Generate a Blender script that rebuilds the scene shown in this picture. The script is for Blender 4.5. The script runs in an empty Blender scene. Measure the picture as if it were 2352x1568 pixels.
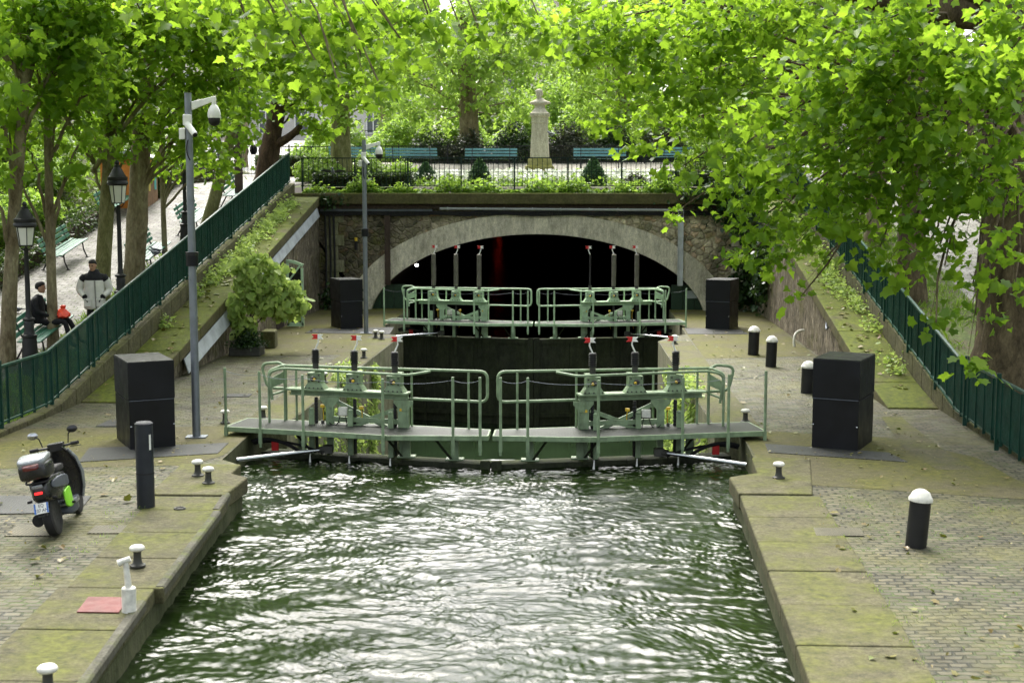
import bpy, bmesh, math, random
import numpy as np
from mathutils import Vector, Matrix
random.seed(7); RNG = np.random.default_rng(7)
PI = math.pi
C = bpy.context.scene.collection
sc = bpy.context.scene

# ------------------------------------------------------------------ camera, sky, sun, exposure
CAM = (1.42, 0.0, 4.2); FPX = 3200.0                     # focal length in pixels of a 2352-wide view
TH = math.atan(359 / FPX); PS = math.atan(154 * math.cos(TH) / FPX)
cam = bpy.data.cameras.new('camera'); co = bpy.data.objects.new('camera', cam); C.objects.link(co)
co.location = CAM; co.rotation_euler = (PI / 2 - TH, 0, PS)
cam.sensor_width = 36; cam.lens = 36 * FPX / 2352; cam.clip_end = 3000; cam.clip_start = 0.5
cam.dof.use_dof = True; cam.dof.focus_distance = 26; cam.dof.aperture_fstop = 2.4
sc.camera = co
SUN_EL, SUN_AZ = math.radians(56), math.radians(-14)      # azimuth from +Y (ahead), negative = left
w = bpy.data.worlds.new('World'); sc.world = w; w.use_nodes = True
nt = w.node_tree; bg = nt.nodes['Background']
sky = nt.nodes.new('ShaderNodeTexSky'); sky.sky_type = 'NISHITA'; sky.sun_disc = False
sky.sun_elevation = SUN_EL; sky.sun_rotation = SUN_AZ
sky.air_density = 1.0; sky.dust_density = 6.0; sky.ozone_density = 0.6
hs = nt.nodes.new('ShaderNodeHueSaturation'); hs.inputs['Saturation'].default_value = 0.35
nt.links.new(sky.outputs[0], hs.inputs['Color']); nt.links.new(hs.outputs[0], bg.inputs['Color'])
bg.inputs['Strength'].default_value = 0.15
sl = bpy.data.lights.new('sun', 'SUN'); sl.energy = 1.5; sl.angle = math.radians(40); sl.color = (1, .96, .9)
so = bpy.data.objects.new('sun', sl); C.objects.link(so)
sd = Vector((math.sin(SUN_AZ) * math.cos(SUN_EL), math.cos(SUN_AZ) * math.cos(SUN_EL), math.sin(SUN_EL)))
so.rotation_euler = (-sd).to_track_quat('-Z', 'Y').to_euler(); so.location = (0, 0, 60)
sc.view_settings.view_transform = 'Standard'; sc.view_settings.look = 'None'
sc.view_settings.exposure = 1.85; sc.view_settings.gamma = 1
sc.cycles.max_bounces = 10; sc.cycles.transmission_bounces = 6; sc.cycles.diffuse_bounces = 5
sc.cycles.transparent_max_bounces = 8; sc.cycles.use_denoising = True
sc.cycles.caustics_reflective = False; sc.cycles.caustics_refractive = False

# ------------------------------------------------------------------ measuring helpers: a photo pixel to a point of the place
def ray(u, v):
    x = (u - 1176) / FPX; y = -(v - 784) / FPX
    f = Vector((-math.sin(PS) * math.cos(TH), math.cos(PS) * math.cos(TH), -math.sin(TH)))
    r = Vector((math.cos(PS), math.sin(PS), 0)); up = Vector((-math.sin(PS) * math.sin(TH), math.cos(PS) * math.sin(TH), math.cos(TH)))
    return f + x * r + y * up
def G(u, v, z=0.0):
    d = ray(u, v); return Vector(CAM) + d * ((z - CAM[2]) / d.z)
def at(u, v, Y):
    d = ray(u, v); return Vector(CAM) + d * (Y / d.y)
def ramp(y):                                              # height of the rising walkways beside the canal
    return min(max(0.0, 0.188 * (y - 25)), 0.188 * 22.3 + 0.03 * max(0, min(y, 62) - 47.3))

# ------------------------------------------------------------------ mesh helpers
class MB:
    def __init__(s, off=(0, 0, 0)): s.v = []; s.f = []; s.off = Vector(off)
    def add(s, vs, fs):
        b = len(s.v); s.v += [tuple(Vector(p) - s.off) for p in vs]; s.f += [tuple(b + i for i in f) for f in fs]; return s
    def box(s, c, d, rz=0.0, m=None):
        hx, hy, hz = d[0] / 2, d[1] / 2, d[2] / 2
        R = m if m is not None else Matrix.Rotation(rz, 3, 'Z')
        vs = [Vector(c) + R @ Vector((x * hx, y * hy, z * hz)) for z in (-1, 1) for x, y in ((-1, -1), (1, -1), (1, 1), (-1, 1))]
        return s.add(vs, [(3, 2, 1, 0), (4, 5, 6, 7), (0, 1, 5, 4), (1, 2, 6, 5), (2, 3, 7, 6), (3, 0, 4, 7)])
    def bar(s, a, b, wx, wz, up=(0, 0, 1)):               # a square bar from a to b
        a, b = Vector(a), Vector(b); d = (b - a); L = d.length; d.normalize()
        x = d.cross(Vector(up))
        if x.length < 1e-4: x = d.cross(Vector((0, 1, 0)))
        x.normalize(); z = x.cross(d)
        m = Matrix((x, d, z)).transposed()
        return s.box((a + b) / 2, (wx, L, wz), m=m)
    def prism(s, poly, z0, z1):
        n = len(poly); z0f = z0 if callable(z0) else (lambda p: z0); z1f = z1 if callable(z1) else (lambda p: z1)
        vs = [(p[0], p[1], z0f(p)) for p in poly] + [(p[0], p[1], z1f(p)) for p in poly]
        return s.add(vs, [tuple(range(n - 1, -1, -1)), tuple(range(n, 2 * n))] + [(i, (i + 1) % n, n + (i + 1) % n, n + i) for i in range(n)])
    def sheet(s, poly): return s.add(poly, [tuple(range(len(poly)))])
    def tube(s, path, r, n=8, cap=True):
        P = [Vector(p) for p in path]; N = len(P); rs = r if isinstance(r, (list, tuple)) else [r] * N
        vs = []; x = None
        for i in range(N):
            t = (P[min(i + 1, N - 1)] - P[max(i - 1, 0)])
            if t.length < 1e-9: t = Vector((0, 0, 1))
            t.normalize()
            if x is None: x = t.orthogonal().normalized()
            else:
                x = x - t * x.dot(t)
                x = x.normalized() if x.length > 1e-6 else t.orthogonal().normalized()
            y = t.cross(x)
            vs += [P[i] + (x * math.cos(2 * PI * k / n) + y * math.sin(2 * PI * k / n)) * rs[i] for k in range(n)]
        fs = [(i * n + k, i * n + (k + 1) % n, (i + 1) * n + (k + 1) % n, (i + 1) * n + k) for i in range(N - 1) for k in range(n)]
        if cap: fs += [tuple(range(n - 1, -1, -1)), tuple((N - 1) * n + k for k in range(n))]
        return s.add(vs, fs)
    def lathe(s, prof, c=(0, 0, 0), n=16, axis=None):     # prof: (radius, height)
        R = axis if axis is not None else Matrix.Identity(3)
        vs = []
        for r, z in prof:
            vs += [Vector(c) + R @ Vector((r * math.cos(2 * PI * k / n), r * math.sin(2 * PI * k / n), z)) for k in range(n)]
        N = len(prof)
        fs = [(i * n + k, i * n + (k + 1) % n, (i + 1) * n + (k + 1) % n, (i + 1) * n + k) for i in range(N - 1) for k in range(n)]
        fs += [tuple(range(n - 1, -1, -1)), tuple((N - 1) * n + k for k in range(n))]
        return s.add(vs, fs)
    def loft(s, rings):
        n = len(rings[0]); vs = [p for r in rings for p in r]
        fs = [(i * n + k, i * n + (k + 1) % n, (i + 1) * n + (k + 1) % n, (i + 1) * n + k) for i in range(len(rings) - 1) for k in range(n)]
        fs += [tuple(range(n - 1, -1, -1)), tuple((len(rings) - 1) * n + k for k in range(n))]
        return s.add(vs, fs)
    def build(s, name, mat, parent=None, smooth=0.7, bevel=0, sub=0, recalc=True):
        me = bpy.data.meshes.new(name); me.from_pydata([tuple(p) for p in s.v], [], s.f)
        if recalc:
            bm = bmesh.new(); bm.from_mesh(me); bmesh.ops.recalc_face_normals(bm, faces=bm.faces); bm.to_mesh(me); bm.free()
        me.materials.append(mat)
        if smooth:
            me.polygons.foreach_set('use_smooth', [True] * len(me.polygons)); me.set_sharp_from_angle(angle=smooth)
        o = bpy.data.objects.new(name, me); C.objects.link(o)
        if parent is not None: o.parent = parent
        if bevel:
            b = o.modifiers.new('bevel', 'BEVEL'); b.width = bevel; b.segments = 2; b.limit_method = 'ANGLE'; b.angle_limit = 0.6
        if sub:
            q = o.modifiers.new('sub', 'SUBSURF'); q.levels = sub; q.render_levels = sub
        return o
def tag(o, label=None, cat=None, group=None, kind=None):
    if label: o['label'] = label
    if cat: o['category'] = cat
    if group: o['group'] = group
    if kind: o['kind'] = kind
    return o
def thing(name, label, cat, loc=(0, 0, 0), rz=0.0, group=None):
    o = bpy.data.objects.new(name, None); C.objects.link(o); o.location = loc; o.rotation_euler = (0, 0, rz)
    o.empty_display_size = .2
    return tag(o, label, cat, group)
def copy_tree(o, parent=None):
    c = o.copy(); C.objects.link(c)
    if parent is not None: c.parent = parent
    for ch in list(o.children): copy_tree(ch, c)
    return c
def dup(o, loc, rz=0.0, label=None, scale=None):
    c = copy_tree(o); c.location = loc; c.rotation_euler = (0, 0, rz)
    if label: c['label'] = label
    if scale: c.scale = scale
    return c
def bez(a, b, c, n=10):
    a, b, c = Vector(a), Vector(b), Vector(c)
    return [a * (1 - t) ** 2 + b * 2 * t * (1 - t) + c * t * t for t in [i / (n - 1) for i in range(n)]]
def rounded(pts, r, n=5):                                 # round the corners of a polyline
    P = [Vector(p) for p in pts]; out = [P[0]]
    for i in range(1, len(P) - 1):
        a = (P[i - 1] - P[i]); b = (P[i + 1] - P[i]); k = min(r, a.length * .49, b.length * .49)
        out += bez(P[i] + a.normalized() * k, P[i], P[i] + b.normalized() * k, n)
    return out + [P[-1]]

# ------------------------------------------------------------------ materials
class NT:
    def __init__(s, name):
        s.m = bpy.data.materials.new(name); s.m.use_nodes = True; s.t = s.m.node_tree; s.b = s.t.nodes['Principled BSDF']
        g = s.t.nodes.new('ShaderNodeNewGeometry'); s.pos = g.outputs['Position']; s.nor = g.outputs['Normal']
    def n(s, typ, ins=None, **kw):
        q = s.t.nodes.new(typ)
        for k, v in kw.items(): setattr(q, k, v)
        for k, v in (ins or {}).items():
            if hasattr(v, 'is_linked') or isinstance(v, bpy.types.NodeSocket): s.t.links.new(v, q.inputs[k])
            else: q.inputs[k].default_value = v
        return q
    def map(s, sc=(1, 1, 1), rot=(0, 0, 0), src=None):
        return s.n('ShaderNodeMapping', {'Vector': src or s.pos, 'Scale': sc, 'Rotation': rot}).outputs[0]
    def noise(s, scale, detail=4, vec=None, rough=.55, dist=0):
        return s.n('ShaderNodeTexNoise', {'Vector': vec or s.pos, 'Scale': scale, 'Detail': detail, 'Roughness': rough, 'Distortion': dist}).outputs['Fac']
    def ramp(s, fac, stops, interp='LINEAR'):
        q = s.n('ShaderNodeValToRGB', {'Fac': fac}); e = q.color_ramp.elements; q.color_ramp.interpolation = interp
        while len(e) < len(stops): e.new(0.5)
        for i, (p, c) in enumerate(stops):
            e[i].position = p; e[i].color = (c, c, c, 1) if isinstance(c, (int, float)) else (*c, 1)
        return q.outputs[0]
    def mix(s, fac, a, b, typ='MIX'):
        q = s.n('ShaderNodeMix', data_type='RGBA', blend_type=typ); q.clamp_factor = True
        for i, v in ((0, fac), (6, a), (7, b)):
            if isinstance(v, bpy.types.NodeSocket): s.t.links.new(v, q.inputs[i])
            else: q.inputs[i].default_value = v if i == 0 else (*v, 1)
        return q.outputs[2]
    def math(s, op, a, b=0.0):
        q = s.n('ShaderNodeMath', operation=op)
        for i, v in ((0, a), (1, b)):
            if isinstance(v, bpy.types.NodeSocket): s.t.links.new(v, q.inputs[i])
            else: q.inputs[i].default_value = v
        return q.outputs[0]
    def bump(s, h, strength=.4, dist=.01, nrm=None):
        q = s.n('ShaderNodeBump', {'Height': h, 'Strength': strength, 'Distance': dist})
        if nrm: s.t.links.new(nrm, q.inputs['Normal'])
        return q.outputs[0]
    def moss(s, col, amount=.5, c=(.075, .10, .012), scale=1.6, up=True):
        k = s.ramp(s.noise(scale, 6, rough=.65), [(max(0, .72 - amount * .6), 0), (min(1, .92 - amount * .6), 1)])
        if up:
            z = s.n('ShaderNodeSeparateXYZ', {'Vector': s.nor}).outputs[2]
            k = s.math('MULTIPLY', k, s.ramp(z, [(.2, .25), (.8, 1)]))
        cc = s.mix(s.ramp(s.noise(9, 8, rough=.75), [(.35, 0), (.65, 1)]), tuple(x * .55 for x in c), (c[0] * 1.7, c[1] * 1.55, c[2] * 1.4))
        return s.mix(k, col, cc)
    def done(s, col=None, rough=.7, metal=0, nrm=None, spec=.4):
        def put(k, v):
            if v is None: return
            if isinstance(v, bpy.types.NodeSocket): s.t.links.new(v, s.b.inputs[k])
            else: s.b.inputs[k].default_value = (*v, 1) if isinstance(v, tuple) else v
        put('Base Color', col); put('Roughness', rough); put('Metallic', metal); put('Normal', nrm); put('Specular IOR Level', spec)
        return s.m
def plain(name, c, rough=.5, metal=0, var=.18, scale=6, bump=0, spec=.4, moss=0, rust=0):
    t = NT(name)
    col = t.mix(t.ramp(t.noise(scale, 6), [(.3, 0), (.7, 1)]), tuple(x * (1 - var) for x in c), tuple(min(1, x * (1 + var)) for x in c))
    if moss: col = t.moss(col, moss, scale=3)
    if rust:
        col = t.mix(t.math('MULTIPLY', t.ramp(t.noise(5, 8, t.map((1, 1, .35)), .75), [(.52, 0), (.66, 1)]), rust), col, (c[0] * .35, c[1] * .33, c[2] * .3))
        col = t.mix(t.ramp(t.noise(13, 8, rough=.8), [(.63, 0), (.69, 1)]), col, (.10, .055, .025))
    nrm = t.bump(t.noise(scale * 14, 3), bump, .004) if bump else None
    r = t.ramp(t.noise(scale * 1.7, 4), [(.3, max(.05, rough - .1)), (.7, min(1, rough + .12))])
    return t.done(col, r, metal, nrm, spec)
def setts(name, c1, c2, mortar, bw, bh, rot=0.0, msz=.012, grime=(.5, 1.1), mossy=.35, bump=.9):
    t = NT(name)
    wob = t.n('ShaderNodeTexNoise', {'Vector': t.pos, 'Scale': 1.3, 'Detail': 2}).outputs['Color']
    v = t.n('ShaderNodeVectorMath', {0: wob, 1: (.22, .2, .0)}, operation='MULTIPLY').outputs[0]
    v2 = t.n('ShaderNodeTexNoise', {'Vector': t.pos, 'Scale': 9, 'Detail': 2}).outputs['Color']
    v2 = t.n('ShaderNodeVectorMath', {0: v2, 1: (.035, .03, .0)}, operation='MULTIPLY').outputs[0]
    p = t.n('ShaderNodeVectorMath', {0: t.pos, 1: v}, operation='ADD').outputs[0]
    p = t.n('ShaderNodeVectorMath', {0: p, 1: v2}, operation='ADD').outputs[0]
    p = t.map(rot=(0, 0, rot), src=p)
    b = t.n('ShaderNodeTexBrick', {'Vector': p, 'Color1': (*c1, 1), 'Color2': (*c2, 1), 'Mortar': (*mortar, 1), 'Scale': 1.0,
            'Mortar Size': msz, 'Mortar Smooth': .6, 'Brick Width': bw, 'Row Height': bh, 'Bias': 0.0})
    col = t.mix(1.0, b.outputs['Color'], t.ramp(t.noise(.7, 6), [(.25, grime[0]), (.75, grime[1])]), 'MULTIPLY')
    col = t.mix(.6, col, t.ramp(t.noise(7, 5), [(.3, .55), (.7, 1.25)]), 'MULTIPLY')
    mo = t.ramp(b.outputs['Fac'], [(.2, 0), (.9, 1)])
    gr = t.math('MULTIPLY', mo, t.ramp(t.noise(2.2, 5), [(.45, 0), (.65, 1)]))
    col = t.mix(gr, col, (.06, .09, .015))
    if mossy: col = t.moss(col, mossy, scale=.8, c=(.075, .078, .026))
    h = t.math('ADD', t.math('MULTIPLY', t.math('SUBTRACT', 1.0, b.outputs['Fac']), 1.0), t.math('MULTIPLY', t.noise(30, 4), .35))
    return t.done(col, t.ramp(t.noise(3, 4), [(.3, .55), (.7, .85)]), 0, t.bump(h, bump, .015), .35)
def slab(name, c1, c2, moss=.4, streak=False, mc=(.075, .10, .012), bump=.5, ms=1.6, scale=2.5, dark=.45):
    t = NT(name)
    vec = t.map((1, 1, .3)) if streak else t.pos
    col = t.mix(t.ramp(t.noise(scale, 7, vec, .62), [(.3, 0), (.7, 1)]), c1, c2)
    col = t.mix(.95, col, t.ramp(t.noise(scale * 5, 8, vec, .75), [(.3, dark * .8), (.62, 1.2)]), 'MULTIPLY')
    col = t.mix(.8, col, t.ramp(t.noise(48, 4, rough=.7), [(.3, .45), (.7, 1.35)]), 'MULTIPLY')
    if moss: col = t.moss(col, moss, mc, ms)
    h = t.math('ADD', t.noise(22, 6), t.math('MULTIPLY', t.noise(4, 4, vec), 1.2))
    return t.done(col, .85, 0, t.bump(h, bump, .02), .25)
def rubble(name, tint=1.0):
    t = NT(name)
    wob = t.n('ShaderNodeTexNoise', {'Vector': t.pos, 'Scale': 3, 'Detail': 3}).outputs['Color']
    p = t.n('ShaderNodeVectorMath', {0: t.pos, 1: t.n('ShaderNodeVectorMath', {0: wob, 1: (.2, .2, .2)}, operation='MULTIPLY').outputs[0]}, operation='ADD').outputs[0]
    vo = t.n('ShaderNodeTexVoronoi', {'Vector': t.map((1, .3, 1.25), src=p), 'Scale': 4.2, 'Randomness': 1.0}, feature='DISTANCE_TO_EDGE').outputs['Distance']
    vc = t.n('ShaderNodeTexVoronoi', {'Vector': t.map((1, .3, 1.25), src=p), 'Scale': 4.2}, feature='F1').outputs['Color']
    sh = t.n('ShaderNodeSeparateColor', {'Color': vc}).outputs[0]
    col = t.ramp(sh, [(0, (.09 * tint, .085 * tint, .055 * tint)), (.45, (.22 * tint, .19 * tint, .13 * tint)), (.8, (.27 * tint, .235 * tint, .165 * tint)), (1, (.24 * tint, .16 * tint, .10 * tint))])
    col = t.mix(.9, col, t.ramp(t.noise(13, 7, rough=.72), [(.3, .3), (.65, 1.35)]), 'MULTIPLY')
    col = t.mix(t.ramp(vo, [(.0, .75), (.09, 0)]), col, (.19 * tint, .165 * tint, .11 * tint))
    soot = t.ramp(t.noise(.45, 6, t.map((1, 1, .45)), .6), [(.38, .25), (.6, 1.1)])
    col = t.mix(.85, col, soot, 'MULTIPLY')
    # the wall colour is multiplied darker towards its left end, paler to the right
    x = t.n('ShaderNodeSeparateXYZ', {'Vector': t.pos}).outputs[0]
    col = t.mix(1.0, col, t.ramp(t.n('ShaderNodeMapRange', {0: t.math('ADD', x, t.math('MULTIPLY', t.noise(1.2, 5), 2.0)), 1: -5.2, 2: 1.5}).outputs[0], [(0, .34), (.55, .95), (1, 1.45)]), 'MULTIPLY')
    col = t.moss(col, .35, (.09, .10, .02), 1.2, up=False)
    h = t.math('ADD', t.ramp(vo, [(.0, 0), (.16, 1)]), t.math('MULTIPLY', t.noise(24, 5), .5))
    return t.done(col, .9, 0, t.bump(h, .9, .05), .2)
def bark(name, c1, c2, c3, sc=5.0):
    t = NT(name)
    vec = t.map((1, 1, .38))
    col = t.ramp(t.noise(sc, 6, vec, .65, .4), [(.32, c1), (.5, c2), (.68, c3)])
    col = t.mix(.7, col, t.ramp(t.noise(sc * 6, 5, vec, .7), [(.3, .4), (.65, 1.2)]), 'MULTIPLY')
    return t.done(col, .9, 0, t.bump(t.noise(sc * 5, 6, vec, .7), .9, .03), .2)
def leafmat(name, dark, mid, light, trans=(.30, .46, .03), tw=.5, rough=.42, spec=.35):
    t = NT(name)
    a = t.n('ShaderNodeAttribute', attribute_name='tint').outputs['Fac']
    col = t.ramp(a, [(0, dark), (.5, mid), (1, light)])
    col = t.mix(.35, col, t.ramp(t.noise(40, 2), [(.3, .7), (.7, 1.2)]), 'MULTIPLY')
    t.done(col, rough, 0, None, spec)
    tr = t.n('ShaderNodeBsdfTranslucent', {'Color': t.mix(.55, col, trans)})
    mx = t.n('ShaderNodeMixShader', {0: tw, 1: t.b.outputs[0], 2: tr.outputs[0]})
    t.t.links.new(mx.outputs[0], t.t.nodes['Material Output'].inputs['Surface'])
    return t.m
def grate(name, c):
    t = NT(name)
    p = t.map((1, 1, 1), (0, 0, PI / 4))
    b = t.n('ShaderNodeTexBrick', {'Vector': p, 'Color1': (*c, 1), 'Color2': (c[0] * .8, c[1] * .8, c[2] * .8, 1), 'Mortar': (c[0] * .3, c[1] * .3, c[2] * .3, 1), 'Scale': 1, 'Mortar Size': .008, 'Brick Width': .035, 'Row Height': .035}, offset=0.0)
    col = t.mix(.7, b.outputs['Color'], t.ramp(t.noise(2, 5), [(.3, .6), (.7, 1.3)]), 'MULTIPLY')
    return t.done(col, .6, .4, t.bump(t.math('SUBTRACT', 1.0, b.outputs['Fac']), .6, .006), .4)
def water(name, c, rough=.03, bump=.12, sc=7.0, spec=.5):
    t = NT(name)
    h = t.math('ADD', t.noise(sc, 5, t.map((1, 1.6, 1)), .55, .3), t.math('MULTIPLY', t.noise(sc * 4, 3), .25))
    col = t.mix(t.ramp(t.noise(.8, 3), [(.35, 0), (.65, 1)]), c, tuple(x * 1.5 for x in c))
    t.done(col, rough, 0, t.bump(h, bump, .06), spec); t.b.inputs['IOR'].default_value = 1.33
    return t.m
M = {}
M['sett'] = setts('quay_setts', (.138, .124, .074), (.064, .060, .033), (.017, .020, .008), .19, .108, mossy=.42, msz=.019, bump=1.0)
M['paver'] = setts('pale_pavers', (.19, .18, .158), (.135, .128, .112), (.04, .038, .03), .24, .16, mossy=.05, msz=.016, bump=.5, grime=(.8, 1.1))
M['coping'] = slab('coping_stone', (.128, .116, .064), (.07, .066, .034), .5, mc=(.075, .085, .02), ms=1.1)
M['quaywall'] = slab('quay_wall', (.13, .125, .075), (.055, .06, .028), .85, True, (.035, .058, .008), ms=1.2)
M['oldwall'] = slab('chamber_wall', (.34, .315, .22), (.13, .13, .08), .6, True, (.07, .10, .012), ms=1.5)
M['concrete'] = slab('mossy_concrete', (.108, .097, .05), (.064, .058, .028), .55, mc=(.08, .085, .02), ms=.7, scale=1.4, dark=.65)
M['mosstop'] = slab('moss_coping', (.125, .10, .055), (.06, .052, .028), .70, mc=(.066, .088, .006), ms=1.0)
def dashed(name):
    t = NT(name)
    v = t.map((1, 1, .22)); v2 = t.map((1, 1, .45))
    a = t.ramp(t.noise(15, 6, v, .7), [(.36, 0), (.6, 1)])
    col = t.mix(a, (.085, .07, .048), (.46, .395, .285))
    vo = t.n('ShaderNodeTexVoronoi', {'Vector': v2, 'Scale': 13}, feature='F1')
    col = t.mix(.55, col, t.ramp(vo.outputs['Distance'], [(.1, 1.25), (.6, .35)]), 'MULTIPLY')
    col = t.mix(.8, col, t.ramp(t.noise(1.1, 6, t.map((1, 1, .5)), .65), [(.32, .5), (.66, 1.15)]), 'MULTIPLY')
    col = t.moss(col, .3, (.10, .105, .03), 1.0, up=False)
    h = t.math('ADD', a, t.math('MULTIPLY', vo.outputs['Distance'], -1.0))
    return t.done(col, .92, 0, t.bump(h, 1.0, .04), .2)
M['render'] = dashed('rough_dashed_wall')
M['zinc'] = plain('zinc_flashing', (.36, .39, .41), .55, .3, .25, 3)
M['rubble'] = rubble('rubble_stone', 2.0)
M['archstone'] = slab('arch_stone', (.70, .645, .51), (.46, .42, .325), .2, True, (.12, .13, .03), scale=1.8, dark=.55, bump=.3)
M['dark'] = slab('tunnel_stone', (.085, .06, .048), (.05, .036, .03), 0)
M['green'] = plain('lock_green_paint', (.205, .28, .165), .5, 0, .25, 7, moss=.22, bump=.15, rust=.5)
M['greenpale'] = plain('pale_green_paint', (.36, .50, .32), .5, 0, .22, 7, moss=.2, bump=.15, rust=.4)
M['deck'] = grate('deck_grating', (.075, .085, .07))
M['door'] = slab('gate_door_steel', (.045, .05, .03), (.018, .02, .015), .6, True, (.03, .045, .01), ms=.8)
M['fence'] = plain('fence_green', (.007, .042, .029), .5, 0, .3, 4, spec=.25)
M['fencerail'] = plain('fence_rail_green', (.010, .055, .038), .4, 0, .25, 4, spec=.3)
M['rail'] = plain('garden_rail', (.004, .018, .014), .5, 0, .3, 4, spec=.25)
M['cabinet'] = plain('cabinet_black', (.0045, .005, .007), .45, 0, .5, 2.2, spec=.28, moss=.03, bump=.1)
M['cabtop'] = plain('cabinet_top', (.014, .016, .014), .5, 0, .35, 3, spec=.3)
M['steel'] = plain('galvanised', (.20, .22, .25), .45, .6, .15, 5)
M['greysteel'] = plain('grey_post', (.085, .095, .115), .45, .3, .2, 4)
M['wornsteel'] = slab('worn_steel', (.12, .115, .09), (.06, .058, .04), .4, dark=.6, bump=.1, ms=2)
M['chrome'] = plain('polished_ram', (.45, .46, .48), .2, 1.0, .05, 3)
M['white'] = plain('white_paint', (.78, .78, .74), .45, 0, .08, 9)
M['whitedirty'] = plain('worn_white_paint', (.60, .59, .53), .55, 0, .22, 14, moss=.08)
M['iron'] = plain('black_iron', (.014, .014, .015), .45, .2, .3, 6)
M['greyiron'] = plain('weathered_iron', (.045, .045, .038), .6, .2, .3, 6)
M['rubber'] = plain('rubber', (.012, .012, .013), .7, 0, .2, 9)
M['red'] = plain('red_paint', (.55, .02, .02), .45, 0, .12, 8)
M['redplate'] = plain('red_plate', (.125, .024, .02), .55, 0, .2, 5, .3)
M['yellow'] = plain('yellow_knob', (.62, .42, .03), .45)
M['bellow'] = plain('ribbed_bellows', (.16, .15, .12), .55, .2, .25, 9)
M['grate'] = grate('cover_plate', (.085, .09, .085))
M['grateold'] = grate('old_cover_plate', (.15, .14, .09))
M['bench'] = plain('bench_green', (.035, .13, .085), .4, 0, .2, 5)
M['benchblue'] = plain('bench_teal', (.075, .20, .21), .35, 0, .25, 5)
M['bronze'] = plain('brown_column', (.065, .042, .032), .5, .2, .2, 4)
M['glass'] = plain('lamp_glass', (.62, .62, .55), .35, 0, .05, 4)
M['limestone'] = slab('limestone', (.50, .465, .36), (.38, .35, .26), .1, True, (.16, .16, .04), dark=.75, bump=.2)
M['mosslime'] = slab('mossy_limestone', (.33, .30, .14), (.25, .24, .09), .6, mc=(.16, .17, .03), dark=.7, bump=.3)
M['soil'] = slab('soil', (.09, .07, .04), (.05, .045, .025), .6, mc=(.06, .09, .02), ms=2.5)
M['gravel'] = slab('pale_gravel', (.38, .355, .30), (.30, .28, .23), .1, dark=.8, bump=.3)
M['street'] = slab('pale_street', (.42, .41, .385), (.34, .33, .31), 0, dark=.8, bump=.2)
M['bark_plane'] = bark('plane_bark', (.10, .075, .04), (.20, .165, .10), (.30, .265, .165), 4)
M['bark_dark'] = bark('dark_bark', (.03, .02, .012), (.07, .045, .028), (.12, .075, .045), 6)
M['bark_old'] = bark('old_bark', (.045, .034, .02), (.11, .085, .05), (.19, .15, .09), 4)
M['bark_moss'] = bark('mossy_bark', (.09, .085, .03), (.17, .165, .07), (.26, .24, .13), 5)
M['twig'] = bark('twig_bark', (.03, .022, .014), (.055, .042, .026), (.08, .06, .04), 8)
M['leaf'] = leafmat('plane_leaf', (.052, .125, .010), (.12, .25, .016), (.24, .38, .028), (.42, .64, .045), tw=.64)
M['leaf_far'] = leafmat('garden_leaf', (.065, .135, .018), (.165, .295, .036), (.30, .44, .075), (.44, .64, .085), tw=.55)
M['leaf_dark'] = leafmat('dark_leaf', (.010, .028, .008), (.022, .05, .014), (.045, .085, .022), (.10, .18, .02), tw=.25)
M['leaf_yew'] = leafmat('bronze_leaf', (.02, .03, .018), (.04, .055, .028), (.075, .08, .04), (.10, .12, .03), tw=.25)
M['leaf_hedge'] = leafmat('hedge_leaf', (.012, .028, .008), (.028, .055, .013), (.06, .10, .02), (.1, .18, .02), tw=.3)
M['leaf_lush'] = leafmat('lush_leaf', (.08, .16, .02), (.18, .30, .035), (.32, .44, .08), (.3, .45, .06), tw=.42)
M['leaf_lime'] = leafmat('vine_leaf', (.13, .22, .05), (.28, .40, .10), (.46, .56, .18), (.5, .64, .14), tw=.5)
M['leaf_ivy'] = leafmat('ivy_leaf', (.008, .024, .008), (.02, .05, .013), (.05, .10, .025), (.08, .15, .02), tw=.2, rough=.3)
M['leaf_box'] = leafmat('box_leaf', (.022, .06, .022), (.045, .11, .04), (.085, .18, .055), (.08, .15, .03), tw=.25)
M['leaf_dry'] = leafmat('fallen_leaf', (.12, .055, .018), (.16, .125, .035), (.13, .17, .04), tw=.1)
M['flower'] = leafmat('white_flower', (.40, .46, .36), (.62, .66, .56), (.78, .79, .74), (.6, .62, .5), tw=.3)

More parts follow.
